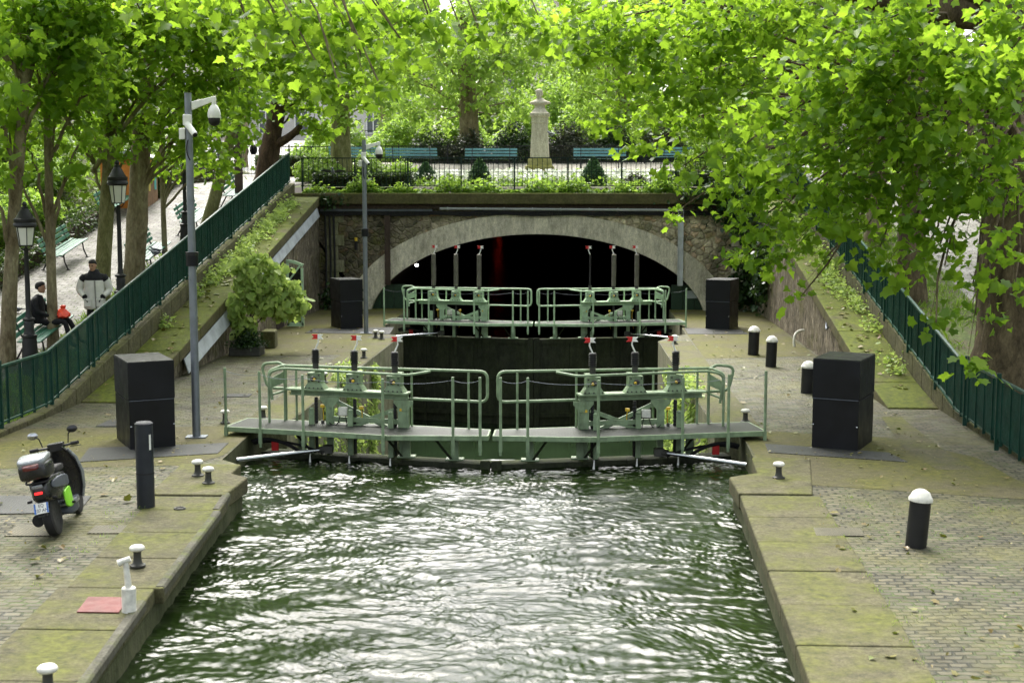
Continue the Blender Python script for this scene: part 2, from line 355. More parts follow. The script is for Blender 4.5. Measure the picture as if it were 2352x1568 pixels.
# ------------------------------------------------------------------ leaves
L_PLANE = ([(0, 0), (.22, -.09), (.53, .10), (.40, .27), (.58, .55), (.27, .62), (0, 1.0), (-.27, .62), (-.58, .55), (-.40, .27), (-.53, .10), (-.22, -.09)],
           [(0, 1, 2, 3, 4, 5, 6), (0, 6, 7, 8, 9, 10, 11)])
L_OVAL = ([(0, 0), (.30, .25), (.26, .68), (0, 1.0), (-.26, .68), (-.30, .25)], [(0, 1, 2, 3), (0, 3, 4, 5)])
L_ROUND = ([(0, 0), (.36, -.02), (.52, .32), (.36, .75), (0, 1.0), (-.36, .75), (-.52, .32), (-.36, -.02)], [(0, 1, 2, 3, 4), (0, 4, 5, 6, 7)])
L_BLADE = ([(0, 0), (.07, .4), (0, 1.0), (-.07, .4)], [(0, 1, 2), (0, 2, 3)])
def leaf_mesh(name, pos, size, mat, shape=L_PLANE, droop=.5, upw=.8, spread=.6, tint=None, parent=None, out=None, outw=0.0, erect=False, off=(0, 0, 0)):
    pos = np.asarray(pos, float) - np.asarray(off, float); N = len(pos)
    if N == 0: return None
    size = np.broadcast_to(np.asarray(size, float), (N,)) * np.clip(RNG.lognormal(-.08, .30, N), .4, 1.6)
    ang = RNG.uniform(0, 2 * PI, N); a = np.stack([np.cos(ang), np.sin(ang), np.full(N, -droop)], 1) + RNG.normal(0, .35, (N, 3))
    if erect: a = RNG.normal(0, .45, (N, 3)) + np.array([0, 0, 1.0])
    a /= np.linalg.norm(a, axis=1, keepdims=True) + 1e-9
    n = np.array([0, 0, upw]) + RNG.normal(0, spread, (N, 3))
    if out is not None: n = n + np.asarray(out) * outw
    n -= (n * a).sum(1, keepdims=True) * a; n /= np.linalg.norm(n, axis=1, keepdims=True) + 1e-9
    x = np.cross(a, n)
    sv = np.array(shape[0]); K = len(sv)
    zz = .22 * np.abs(sv[:, 0]) - .18 * sv[:, 1] ** 2
    V = pos[:, None, :] + size[:, None, None] * (x[:, None, :] * sv[None, :, 0:1] + a[:, None, :] * sv[None, :, 1:2] + n[:, None, :] * (zz[None, :, None] * RNG.uniform(-.4, 2.6, (N, 1, 1))))
    V = V.reshape(-1, 3)
    loops = np.concatenate([np.array(p) for p in shape[1]]); lens = np.array([len(p) for p in shape[1]])
    LI = (loops[None, :] + (np.arange(N) * K)[:, None]).ravel()
    tot = np.tile(lens, N); st = np.concatenate([[0], np.cumsum(tot)[:-1]])
    me = bpy.data.meshes.new(name)
    me.vertices.add(len(V)); me.vertices.foreach_set('co', V.astype(np.float32).ravel())
    me.loops.add(len(LI)); me.loops.foreach_set('vertex_index', LI.astype(np.int32))
    me.polygons.add(len(tot)); me.polygons.foreach_set('loop_start', st.astype(np.int32))
    try: me.polygons.foreach_set('loop_total', tot.astype(np.int32))
    except Exception: pass
    if tint is None: tint = np.full(N, .5)
    ti = np.clip(np.asarray(tint) + RNG.normal(0, .2, N), 0, 1)
    at_ = me.attributes.new('tint', 'FLOAT', 'POINT'); at_.data.foreach_set('value', np.repeat(ti, K).astype(np.float32))
    me.update(calc_edges=True); me.validate()
    me.materials.append(mat)
    o = bpy.data.objects.new(name, me); C.objects.link(o)
    if parent is not None: o.parent = parent
    return o
def blob_pts(c, r, leaf=.19, lai=2.3, flat=.75, per=11, sig=.15, shell=.55):
    """clusters of leaf positions in one bough's ellipsoid; returns points, twig ends, tint"""
    rx, ry, rz = (r, r, r * flat) if isinstance(r, (int, float)) else r
    n = max(8, int(lai * PI * max(rx, ry) * max(rz, .3 * rx) / (.56 * leaf * leaf))); k = max(2, n // per)
    d = RNG.normal(0, 1, (k, 3)); d /= np.linalg.norm(d, axis=1, keepdims=True)
    q = RNG.uniform(0, 1, k) ** shell
    ends = np.asarray(c)[None, :] + d * q[:, None] * np.array([rx, ry, rz])
    P = np.repeat(ends, per, 0) + RNG.normal(0, sig, (k * per, 3)) * np.array([1.2, 1.2, .7])
    tt = np.clip(np.repeat(RNG.normal(.48, .22, k) + .12 * d[:, 2], per), 0, 1)
    return P, ends, tt
def tree(label, base, top, r0, blobs, bark_m='bark_plane', leaf_m='leaf', leaf=.148, lai=1.6, shape=L_PLANE, name='plane_tree', group=None,
         extra=(), limbs=True, hang=.5, lean=None, r1=None, crown_hi=(), upw=.8, twigs=True, limb_r=.055, knob=.04, forks=(), smin=.45, arch=.22):
    root = thing(name, label, 'tree', base, 0, group)
    base = Vector(base); top = Vector(top); mb = MB(base)
    mid = (base + top) / 2 + (Vector(lean) if lean else Vector((random.uniform(-.1, .1), random.uniform(-.1, .1), 0)))
    path = bez(base - Vector((0, 0, .3)), mid, top, 14)
    r1 = r1 or r0 * .6
    rad = [r0 * (1.35 if i == 0 else 1.18 if i == 1 else 1) * (1 - i / 13) + r1 * i / 13 + random.uniform(-knob, knob) * r0 for i in range(14)]
    mb.tube(path, rad, 14)
    for fk in forks:                                      # big forking limbs given as polylines with radii
        mb.tube(bez(fk[0], fk[1], fk[2], 10), [fk[3] * (1 - i / 9) + fk[4] * i / 9 for i in range(10)], 10)
    P, T, E = [], [], []
    allb = list(blobs) + list(crown_hi)
    for b in allb:
        c, r = Vector(b[0]), b[1]; hi = b in crown_hi
        p, e, t = blob_pts(c, r, leaf * (1.9 if hi else 1), lai * (.38 if hi else (b[2] if len(b) > 2 else 1)))
        P.append((p, leaf * (1.9 if hi else 1))); T.append(t)
        if limbs:
            # the limb leaves the trunk at the height that suits the bough
            tt = min(.97, max(smin, (c.z - base.z) / max(.1, top.z - base.z) - .25))
            s = path[int(tt * 13)]; dist = (c - s).length
            rr = min(r1 * .7, limb_r * (.7 + dist * .12))
            m2 = s * .45 + c * .55 + Vector((0, 0, arch * dist)) if arch < .3 else s * .2 + c * .8 + Vector((0, 0, arch * dist))
            pa = bez(s, m2, c, 9); jt = .022 * dist; pa = [pa[0]] + [q + Vector((random.uniform(-jt, jt), random.uniform(-jt, jt), random.uniform(-jt, jt))) for q in pa[1:-1]] + [pa[-1]]; mb.tube(pa, [rr * (1 - i / 8) + .012 * i / 8 for i in range(9)], 7)
            if twigs:
                for q in e[:: 4]:
                    q = Vector(q); k = pa[random.randint(4, 8)]
                    mb.tube(bez(k, (k + q) / 2 + Vector((random.uniform(-.1, .1), random.uniform(-.1, .1), .12)), q, 5), [.010, .009, .007, .006, .004], 4, cap=False)
    tr = mb.build('trunk', M[bark_m], root, smooth=1.2, recalc=False)
    pos = np.concatenate([p for p, _ in P]); sz = np.concatenate([np.full(len(p), s) for p, s in P])
    leaf_mesh('crown', pos, sz, M[leaf_m], shape, droop=hang, upw=upw, tint=np.concatenate(T), parent=root, off=base)
    return root
def dome(n, c, r, flatbottom=True, inner=.5):
    d = RNG.normal(0, 1, (n, 3)); d /= np.linalg.norm(d, axis=1, keepdims=True)
    if flatbottom: d[:, 2] = np.abs(d[:, 2])
    q = RNG.uniform(inner, 1.0, n)[:, None]
    lump = 1 + .16 * np.sin(d[:, 0:1] * 5 + c[0]) * np.cos(d[:, 1:2] * 4 + c[1]) + .10 * np.sin(d[:, 2:3] * 9 + c[2])
    return np.asarray(c)[None, :] + d * q * lump * np.asarray(r)[None, :], d
def shrub(name, label, c, r, leaf, mat, cov=2.6, shape=L_OVAL, cat='shrub', group=None, upw=.6, inner=.55, stem=True, tint=.5):
    root = thing(name, label, cat, c, 0, group)
    n = int(cov * 2 * PI * r[0] * max(r[1], r[2]) / (.4 * leaf * leaf)); n = min(n, 9000)
    P, d = dome(n, c, r, True, inner)
    k = np.sin(P[:, 0] * 6.1) * np.sin(P[:, 1] * 5.3 + 1) * np.sin(P[:, 2] * 6.7)
    leaf_mesh('foliage', P, leaf, M[mat], shape, droop=.3, upw=upw, spread=.6, tint=tint + .35 * k, parent=root, out=d, outw=.8, off=c)
    if stem:
        mb = MB(c)
        for i in range(5):
            a = random.uniform(0, 2 * PI); q = Vector(c) + Vector((math.cos(a) * r[0] * .6, math.sin(a) * r[1] * .6, r[2] * .8))
            mb.tube(bez(c, (Vector(c) + q) / 2 + Vector((0, 0, .1)), q, 6), [.025, .022, .018, .014, .01, .006], 5)
        mb.build('stem', M['twig'], root)
    return root

# ------------------------------------------------------------------ the setting: ground, quays, water, walkways
S = 'structure'
LQ = [(-2.0, -14), (-2.1, 3), (-2.78, 11.25), (-3.31, 17.64), (-3.40, 19.48), (-3.66, 19.72), (-3.68, 20.5), (-4.05, 20.9), (-4.12, 22.6), (-4.12, 23.95), (-3.72, 24.1), (-3.55, 37.9), (-3.72, 38.9), (-4.32, 39.3), (-4.36, 42.6), (-4.36, 47.4)]
RQ = [(2.6, -14), (2.85, 3), (3.42, 11.25), (3.66, 18.74), (3.66, 19.82), (4.10, 20.12), (4.18, 22.6), (4.20, 23.95), (3.80, 24.1), (3.58, 37.6), (4.05, 38.9), (4.46, 39.4), (4.5, 42.6), (4.5, 47.4)]
def quay(name, pts, xo):
    mb = MB(); poly = pts + [(xo, 47.4), (xo, -14)]
    n = len(poly); vs = [(p[0], p[1], 0) for p in poly] + [(p[0], p[1], -4.2) for p in poly]
    mb.add(vs, [tuple(range(n))] + [(i, (i + 1) % n, n + (i + 1) % n, n + i) for i in range(n)])
    o = mb.build(name, M['sett'], smooth=0); o.data.materials.append(M['quaywall']); o.data.materials.append(M['oldwall'])
    for p in o.data.polygons:
        if abs(p.normal.z) < .5: p.material_index = 2 if p.center.y > 24 else 1
    return tag(o, 'cobbled quay along the ' + ('left' if xo < 0 else 'right') + ' bank of the canal lock', None, None, S)
quay('left_quay', LQ, -8.6); quay('right_quay', RQ, 8.6)
def edge_line(pts, w, y0, y1, sgn):                       # strip of width w along the quay edge between y0 and y1
    a = [p for p in pts if y0 <= p[1] <= y1]
    return [(p[0], p[1]) for p in a], [(p[0] + sgn * w, p[1]) for p in a]
cop = M['coping']
def strip(name, inner, outer, z, m, th=None):
    mb = MB(); n = len(inner)
    if th is None:
        mb.add([(x, y, z) for x, y in inner] + [(x, y, z) for x, y in outer], [(i, i + 1, n + i + 1, n + i) for i in range(n - 1)])
    else:
        mb.prism(list(inner) + list(reversed(outer)), z - th, z)
    return tag(mb.build(name, m, smooth=0), None, None, None, S)
# coping stones along the near basin, edges rounded, standing a little over the water
def coping_run(pts, w, sgn, over=.03):
    """separate stones in one kerb mesh, with joints and slightly uneven tops"""
    mb = MB()
    for (x0, y0), (x1, y1) in zip(pts[:-1], pts[1:]):
        L = math.hypot(x1 - x0, y1 - y0); k = max(1, round(L / 1.35))
        for i in range(k):
            a, b = i / k, (i + 1) / k; g = .006 / L
            ax, ay = x0 + (x1 - x0) * (a + g), y0 + (y1 - y0) * (a + g); bx, by = x0 + (x1 - x0) * (b - g), y0 + (y1 - y0) * (b - g)
            z = .014 + random.uniform(-.004, .004)
            mb.prism([(ax - sgn * over, ay), (ax + sgn * w, ay), (bx + sgn * w, by), (bx - sgn * over, by)], -.16, z)
    return mb
tag(coping_run([(2.6, -14), (2.85, 3), (3.42, 11.25), (3.66, 18.74)], 1.05, 1).build('right_kerb', cop, smooth=0, bevel=.02), 'worn coping stones along the right basin edge', None, None, S)
tag(coping_run([(-2.0, -14), (-2.1, 3), (-2.78, 11.25), (-3.02, 14.0)], 1.0, -1).build('left_kerb', cop, smooth=0, bevel=.02), 'worn coping stones along the left basin edge', None, None, S)
tag(coping_run([(-2.93, 14.0), (-3.24, 17.5), (-3.33, 18.3)], 1.0, -1).build('left_kerb', cop, smooth=0, bevel=.02), 'coping stones beside the mooring bollards on the left bank', None, None, S)
# the pier heads before the gates
def slabprism(name, poly, z, m=cop, bev=.025, z0=-.2):
    return tag(MB().prism(poly, z0, z).build(name, m, smooth=0, bevel=bev), None, None, None, S)
slabprism('left_pier_head', [(-3.36, 18.35), (-3.32, 19.5), (-3.62, 19.76), (-3.64, 20.42), (-4.55, 20.42), (-4.42, 18.35)], .03)
slabprism('right_pier_head', [(3.62, 18.78), (3.60, 19.85), (4.04, 20.16), (4.10, 21.3), (5.0, 21.3), (4.62, 18.78)], .03)
strip('chamber_kerb', [(-3.74, 24.1), (-3.58, 37.9)], [(-4.55, 24.1), (-4.45, 37.9)], .008, cop)
strip('chamber_kerb', [(3.82, 24.1), (3.60, 37.6)], [(4.6, 24.1), (4.45, 37.6)], .008, cop)
# mossy concrete aprons around the gates
strip('left_apron', [(-4.43, 20.42), (-4.12, 21.2), (-4.12, 23.9)], [(-8.3, 19.9), (-8.3, 21.6), (-8.3, 23.4)], .004, M['concrete'])
strip('right_apron', [(4.62, 19.5), (4.2, 21.4), (4.2, 23.9)], [(7.8, 18.6), (7.6, 21.6), (6.6, 23.3)], .004, M['concrete'])
strip('far_left_apron', [(-4.45, 34.2), (-4.4, 38.8), (-4.36, 47.3)], [(-7.35, 33.6), (-7.35, 38.8), (-7.35, 47.3)], .004, M['concrete'])
strip('far_right_apron', [(4.5, 33.8), (4.5, 38.8), (4.5, 47.3)], [(7.3, 34.6), (7.3, 38.8), (8.0, 47.3)], .004, M['concrete'])
strip('flagstone_path', [(6.75, 20.6), (6.65, 22.4), (6.95, 25.4)], [(7.3, 20.6), (7.25, 22.4), (7.3, 25.4)], .008, cop)
# cover plates lying in the quays
def plate(name, label, poly, m, group='cover plates in the quay'):
    c = sum((Vector((p[0], p[1], 0)) for p in poly), Vector()) / len(poly); c.z = .004
    o = MB(c).prism([(p[0], p[1]) for p in poly], .004, .014).build(name, M[m], smooth=0); o.location = c
    return tag(o, label, 'cover plate', group)
def gp(*uv): return [G(u, v) for u, v in uv]
plate('cover_plate', 'dark chequered plate lying between the near left cabinet and canal', gp((180, 1062), (205, 1030), (525, 1018), (500, 1042)), 'grate')
plate('cover_plate', 'dark chequered plate in front of the near right cabinet', gp((1765, 1040), (1757, 1020), (2040, 1040), (2085, 1062)), 'grate')
plate('cover_plate', 'small square grating under the scooter rear wheel', gp((10, 1232), (40, 1206), (130, 1205), (125, 1232)), 'grateold')
plate('cover_plate', 'small brown grating between the scooter and the lone mooring bollard', gp((200, 1226), (220, 1208), (320, 1208), (305, 1226)), 'grateold')
plate('cover_plate', 'wide grey plate lying behind the scooter at the left edge', gp((-40, 1182), (-20, 1140), (210, 1140), (180, 1178)), 'grate')
plate('cover_plate', 'worn brown plate let into setts on the right bank near black post', gp((1875, 1232), (1868, 1213), (1977, 1214), (1985, 1232)), 'grateold')
plate('cover_plate', 'grey plate at foot of the far left cabinet', gp((700, 765), (720, 756), (905, 752), (895, 768)), 'grate')
plate('cover_plate', 'grey plate at foot of the far right cabinet', gp((1580, 768), (1572, 754), (1700, 758), (1720, 768)), 'grate')
plate('cover_plate', 'small grating in the setts left of the near gate handrail', gp((510, 912), (520, 905), (580, 905), (572, 912)), 'grate')
plate('cover_plate', 'dark plate behind the near left cabinet below the mossy coping', gp((220, 980), (250, 966), (300, 966), (300, 980)), 'grate')
o = plate('painted_plate', 'faded red square painted plate beside the white bollard stub', [(-3.5, 13.12), (-3.08, 13.12), (-3.14, 13.62), (-3.56, 13.62)], 'redplate', None)
o['category'] = 'plate'; o.location.z = .02
o = MB((-3.75, 17.55, .02)).lathe([(.055, .012), (.075, .012), (.08, .025), (.07, .035), (.055, .032), (.05, .02)], (-3.75, 17.55, .0), 20).build('mooring_ring', M['greyiron'])
o.location = (-3.75, 17.55, .02); tag(o, 'small iron ring lying flat on the coping by the left basin', 'ring')
# iron edge strips on the left coping
def edge_strip(label, a, b):
    a, b = Vector(a), Vector(b); d = (b - a).normalized(); n = Vector((d.y, -d.x, 0)); m = a
    mb = MB(m); pts = [(-.035, .024), (.04, .024), (.06, .0), (.06, -.08), (.04, -.08), (.04, .0), (.025, .012), (-.035, .012)]
    mb.loft([[a + n * x + Vector((0, 0, z)) for x, z in pts], [b + n * x + Vector((0, 0, z)) for x, z in pts]])
    o = mb.build('edge_guard', M['wornsteel'], smooth=0, bevel=.008); o.location = m; tag(o, label, 'edge guard', 'iron guards on the left quay edge')
edge_strip('long iron edge guard between the white stub and the two bollards', (-2.96, 14.05, 0), (-3.24, 17.45, 0))
edge_strip('short iron edge guard below the pair of bollards on the pier', (-3.28, 17.55, .0), (-3.38, 18.5, .0))
edge_strip('iron edge guard nearest the bottom of the photo', (-2.4, 7.5, 0), (-3.0, 13.55, 0))

# water: the upper basin with real waves, the dark lock chamber and the tunnel reach
def waves(X, Y):
    H = np.zeros_like(X); r = np.random.default_rng(3)
    wx = X + .22 * np.sin(1.3 * Y + .5) + .12 * np.sin(2.9 * X + 1.7 * Y); wy = Y + .2 * np.sin(1.1 * X + 2) + .1 * np.sin(3.3 * Y - 2.1 * X)
    for i in range(60):
        lam = .07 * (11 ** (r.uniform(0, 1) ** 1.7)); th = r.normal(PI / 2, .60); k = 2 * PI / lam
        gust = 1 + .9 * np.sin(1.9 * X * math.cos(i) + 2.3 * Y * math.sin(i) + i) + .4 * np.sin(4.1 * X * math.sin(2.0 * i) + 3.7 * Y * math.cos(3.0 * i))
        H += (.027 * lam / (2 * PI)) * np.sin(k * (math.cos(th) * wx + math.sin(th) * wy) + r.uniform(0, 2 * PI)) * gust
    return H
xs = np.linspace(-4.6, 4.6, 600); ys = np.concatenate([np.linspace(-14, 8, 60), np.linspace(8.05, 23.2, 1180)])
X, Y = np.meshgrid(xs, ys); Z = -.42 + waves(X, Y)
nx, ny = len(xs), len(ys); idx = np.arange(nx * ny).reshape(ny, nx)
Q = np.stack([idx[:-1, :-1], idx[:-1, 1:], idx[1:, 1:], idx[1:, :-1]], -1).reshape(-1, 4)
me = bpy.data.meshes.new('canal_water'); me.vertices.add(nx * ny); me.vertices.foreach_set('co', np.stack([X, Y, Z], -1).astype(np.float32).ravel())
me.loops.add(Q.size); me.loops.foreach_set('vertex_index', Q.astype(np.int32).ravel()); me.polygons.add(len(Q)); me.polygons.foreach_set('loop_start', np.arange(0, Q.size, 4, dtype=np.int32))
me.update(calc_edges=True); me.polygons.foreach_set('use_smooth', [True] * len(me.polygons)); me.materials.append(water('canal_water', (.007, .0135, .003), .010, .11, 20))
o = bpy.data.objects.new('canal_water', me); C.objects.link(o); tag(o, 'rippling green water of the near canal basin', None, None, S)
tag(MB().sheet([(-4.5, 23.2, -2.9), (4.6, 23.2, -2.9), (4.6, 41.5, -2.9), (-4.5, 41.5, -2.9)]).build('chamber_water', water('chamber_water', (.010, .018, .008), .05, .05, 3), smooth=0), 'still dark green water low in the lock chamber', None, None, S)
tag(MB().sheet([(-7, 41.5, -2.9), (7, 41.5, -2.9), (7, 310, -2.9), (-34, 310, -2.9), (-34, 100, -2.9), (-7, 48, -2.9)]).build('tunnel_water', water('tunnel_water', (.004, .004, .003), .06, .35, 4), smooth=0), 'dark water running on under the tunnel vault', None, None, S)

# the walkways that climb on both sides, the garden terrace, the street and the land beyond
def slope(name, x0, x1, ylist, m, dz=0.0, x0f=None, x1f=None, label=None):
    mb = MB(); n = len(ylist); a = []
    for y in ylist:
        a += [((x0f(y) if x0f else x0), y, ramp(y) + dz), ((x1f(y) if x1f else x1), y, ramp(y) + dz)]
    mb.add(a, [(2 * i, 2 * i + 1, 2 * i + 3, 2 * i + 2) for i in range(n - 1)])
    return tag(mb.build(name, m, smooth=0), label, None, None, S)
YL = [-14, 10, 25] + [25 + 22.3 * i / 8 for i in range(1, 9)] + [52, 57, 62]
slope('left_walkway', -13.2, -8.42, YL, M['paver'], .01, label='pale paved walkway climbing along the left bank')
slope('left_verge', -9.9, -8.42, [y for y in YL if y <= 34], M['soil'], .016)
slope('right_walkway', 8.42, 13.5, YL, M['paver'], .01, label='pale paved walkway climbing along the right bank')
slope('right_verge', 8.42, 10.6, [y for y in YL if y <= 48], M['soil'], .016)
YT = [-14, 25, 30, 36, 42, 47.3, 55, 62]
def bank(name, sx, m):
    mb = MB(); xs_ = [13.1, 14.5, 17, 22, 34, 60]; dz = [.06, .5, 1.3, 2.1, 2.6, 3.0]
    vs = [(sx * x, y, ramp(y) + d * (1 if y > 10 else .6)) for y in YT for x, d in zip(xs_, dz)]
    n = len(xs_); mb.add(vs, [(j * n + i, j * n + i + 1, (j + 1) * n + i + 1, (j + 1) * n + i) for j in range(len(YT) - 1) for i in range(n - 1)])
    tag(mb.build(name, m, smooth=1), 'planted bank', None, None, S)
bank('left_bank_ground', -1, M['soil']); bank('right_bank_ground', 1, M['soil'])
tag(MB().sheet([(-8.42, 47.3, 4.12), (8.42, 47.3, 4.12), (8.42, 52.6, 4.34), (-8.42, 52.6, 4.34)]).build('garden_ground', M['soil'], smooth=0), None, None, None, S)
tag(MB().sheet([(-8.42, 52.6, 4.34), (8.42, 52.6, 4.34), (8.42, 60.5, 5.16), (-8.42, 60.5, 5.16)]).build('garden_path', M['gravel'], smooth=0), 'pale gravel path of the garden above the tunnel', None, None, S)
g = MB(); g.add([(-260, 62, 4.62), (260, 62, 4.62), (260, 75, 5.1), (-260, 75, 5.1), (260, 108, 7.6), (-260, 108, 7.6), (900, 300, 8.2), (-900, 300, 8.2), (2500, 2600, 9), (-2500, 2600, 9)], [(0, 1, 2, 3), (3, 2, 4, 5), (5, 4, 6, 7), (7, 6, 8, 9)])
g.add([(-8.42, 60.5, 4.63), (8.42, 60.5, 4.63), (14, 62, 4.62), (-14, 62, 4.62)], [(0, 1, 2, 3)])
tag(g.build('street', M['street'], smooth=0), 'pale street rising behind the garden', None, None, S)
tag(MB().sheet([(-900, -900, -4.5), (900, -900, -4.5), (900, 300, -4.5), (-900, 300, -4.5)]).build('ground', M['soil'], smooth=0), 'ground under the canal banks', None, None, S)

# ------------------------------------------------------------------ tunnel portal and retaining walls
PY = 47.0
def arch_pts(rx, zc, z0, n=40, p=1.07):
    # flattened arch springing a little below the quay
    return [(rx * math.cos(PI - PI * i / n), z0 + (zc - z0) * max(0.0, math.sin(PI * i / n)) ** p) for i in range(n + 1)]
AI = arch_pts(5.68, 2.56, -.35); AO = arch_pts(6.5, 3.27, -.35, p=.98)
root = thing('tunnel_portal', 'wide stone arch of canal tunnel in a blackened rubble wall', 'tunnel portal', (0, PY, 0))
mb = MB((0, PY, 0)); n = len(AI)
top = [( -8.3 + 16.6 * i / (n - 1), 3.56) for i in range(n)]
vs = [(x, PY, z) for x, z in AI] + [(x, PY, z) for x, z in top]
mb.add(vs, [(i, i + 1, n + i + 1, n + i) for i in range(n - 1)])
mb.add([(-8.3, PY, -.02), (AI[0][0], PY, -.02), (AI[0][0], PY, AI[0][1]), (-8.3, PY, 3.56)], [(0, 1, 2, 3)])
mb.add([(8.3, PY, -.02), (AI[-1][0], PY, -.02), (AI[-1][0], PY, AI[-1][1]), (8.3, PY, 3.56)], [(0, 1, 2, 3)])
mb.build('wall', M['rubble'], root, smooth=0, recalc=False)
mb = MB((0, PY, 0)); f = PY - .05
vs = [(x, f, z) for x, z in AI] + [(x, f, z) for x, z in AO] + [(x, PY + .6, z) for x, z in AI] + [(x, PY, z) for x, z in AO]
mb.add(vs, [(i, i + 1, n + i + 1, n + i) for i in range(n - 1)] + [(i, i + 1, 2 * n + i + 1, 2 * n + i) for i in range(n - 1)] + [(n + i, n + i + 1, 3 * n + i + 1, 3 * n + i) for i in range(n - 1)])
mb.build('arch_ring', M['archstone'], root, smooth=.6, recalc=False)
mb = MB((0, PY, 0))                                       # vault and side walls running back under the garden
v0 = [(-5.68, -3.3)] + AI + [(5.68, -3.3)]; n2 = len(v0)
ty = [PY + .6, 70, 95, 120, 150, 180, 210, 240, 270, 300]; tx = lambda y: -11.5 * (max(0, y - 55) / 170) ** 2
mb.add([(x + tx(y), y, z) for y in ty for x, z in v0], [(j * n2 + i, j * n2 + i + 1, (j + 1) * n2 + i + 1, (j + 1) * n2 + i) for j in range(len(ty) - 1) for i in range(n2 - 1)])
mb.add([(x + tx(300), 300, z) for x, z in v0], [tuple(range(n2))])
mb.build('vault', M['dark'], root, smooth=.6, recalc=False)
mb = MB((0, PY, 0)).prism([(-8.2, 46.62), (8.2, 46.62), (8.2, 47.6), (-8.2, 47.6)], 3.56, 3.93)
mb.build('coping', M['mosstop'], root, smooth=0, bevel=.03)
MB((0, PY, 0)).prism([(-8.1, 46.8), (8.1, 46.8), (8.1, 46.99), (-8.1, 46.99)], 3.40, 3.56).build('cornice', M['dark'], root, smooth=0, bevel=.02)
for sx in (-1, 1):                                        # quoins
    mb = MB((0, PY, 0)); z = 0.0; k = 0
    while z < 3.2:
        h = .42 + .06 * math.sin(k * 2.1); ww = .62 if k % 2 else .42
        mb.box((sx * (7.15 - ww / 2), PY - .012, z + h / 2), (ww, .05, h - .012)); z += h; k += 1
    mb.build('quoin', M['archstone'] if sx > 0 else M['oldwall'], root, smooth=0, bevel=.01)
def retaining(sx, label):
    r = thing('retaining_wall', label, 'retaining wall', (sx * 7.35, 26, 0))
    o = (sx * 7.35, 26, 0)
    ct = lambda y: max(.03, .64 + .191 * (y - 30))
    yy = [26.9] + [27 + i * (47 - 27) / 20 for i in range(21)]
    mb = MB(o); xi, xb = sx * 7.38, sx * 8.35; vs = []
    for y in yy: vs += [(xi, y, -.02), (xi, y, ct(y) - .27), (xb, y, ct(y) - .27), (xb, y, -.02)]
    mb.add(vs, [(4 * i + a, 4 * i + (a + 1) % 4, 4 * i + 4 + (a + 1) % 4, 4 * i + 4 + a) for i in range(len(yy) - 1) for a in range(4)] + [(0, 1, 2, 3)])
    mb.build('wall', M['render'], r, smooth=0)
    mb = MB(o); y = 26.3
    while y < 46.6:                                       # coping slabs, one after the other
        y2 = min(y + 1.75, 46.6); a, b = ct(y), ct(y2); g = .008
        xi2, xo2 = sx * 7.27, sx * 8.22
        mb.add([(xi2, y + g, a - .27), (xo2, y + g, a - .27), (xo2, y2 - g, b - .27), (xi2, y2 - g, b - .27), (xi2, y + g, a), (xo2, y + g, a), (xo2, y2 - g, b), (xi2, y2 - g, b)],
               [(0, 1, 2, 3), (4, 5, 6, 7), (0, 1, 5, 4), (1, 2, 6, 5), (2, 3, 7, 6), (3, 0, 4, 7)]); y = y2
    mb.build('coping', M['mosstop'], r, smooth=0, bevel=.025)
    mb = MB(o); y = 20.5                                  # low kerb that carries the fence
    while y < 47.2:
        y2 = min(y + .8, 47.2); a, b = ramp(y) + .10 + random.uniform(-.01, .01), ramp(y2) + .10; g = .006; xi2, xo2 = sx * 8.22, sx * 8.46
        mb.add([(xi2, y + g, a - .5), (xo2, y + g, a - .5), (xo2, y2 - g, b - .5), (xi2, y2 - g, b - .5), (xi2, y + g, a), (xo2, y + g, a), (xo2, y2 - g, b), (xi2, y2 - g, b)],
               [(0, 1, 2, 3), (4, 5, 6, 7), (0, 1, 5, 4), (1, 2, 6, 5), (2, 3, 7, 6), (3, 0, 4, 7)]); y = y2
    mb.build('kerb', M['coping'], r, smooth=0, bevel=.02)
    if sx < 0:                                            # zinc flashing hung below the left coping
        mb = MB(o); vs = []
        for y in (30.2, 33, 36.5): vs += [(-7.30, y, ct(y) - .30), (-7.20, y, ct(y) - .62)]
        mb.add(vs, [(0, 1, 3, 2), (2, 3, 5, 4)])
        vs = []
        for y in (37.2, 41, 46.2): vs += [(-7.30, y, ct(y) - .30), (-7.22, y, ct(y) - .58)]
        mb.add(vs, [(0, 1, 3, 2), (2, 3, 5, 4)])
        f = mb.build('flashing', M['zinc'], r, smooth=0); q = f.modifiers.new('t', 'SOLIDIFY'); q.thickness = .02
        # dark doorway in the wall behind the open glazed door
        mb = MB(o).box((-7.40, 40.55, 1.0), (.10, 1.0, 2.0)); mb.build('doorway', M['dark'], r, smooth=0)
    return r
retaining(-1, 'left retaining wall with mossy sloping coping and zinc flashing')
retaining(1, 'right retaining wall of streaked render under a mossy sloping coping')

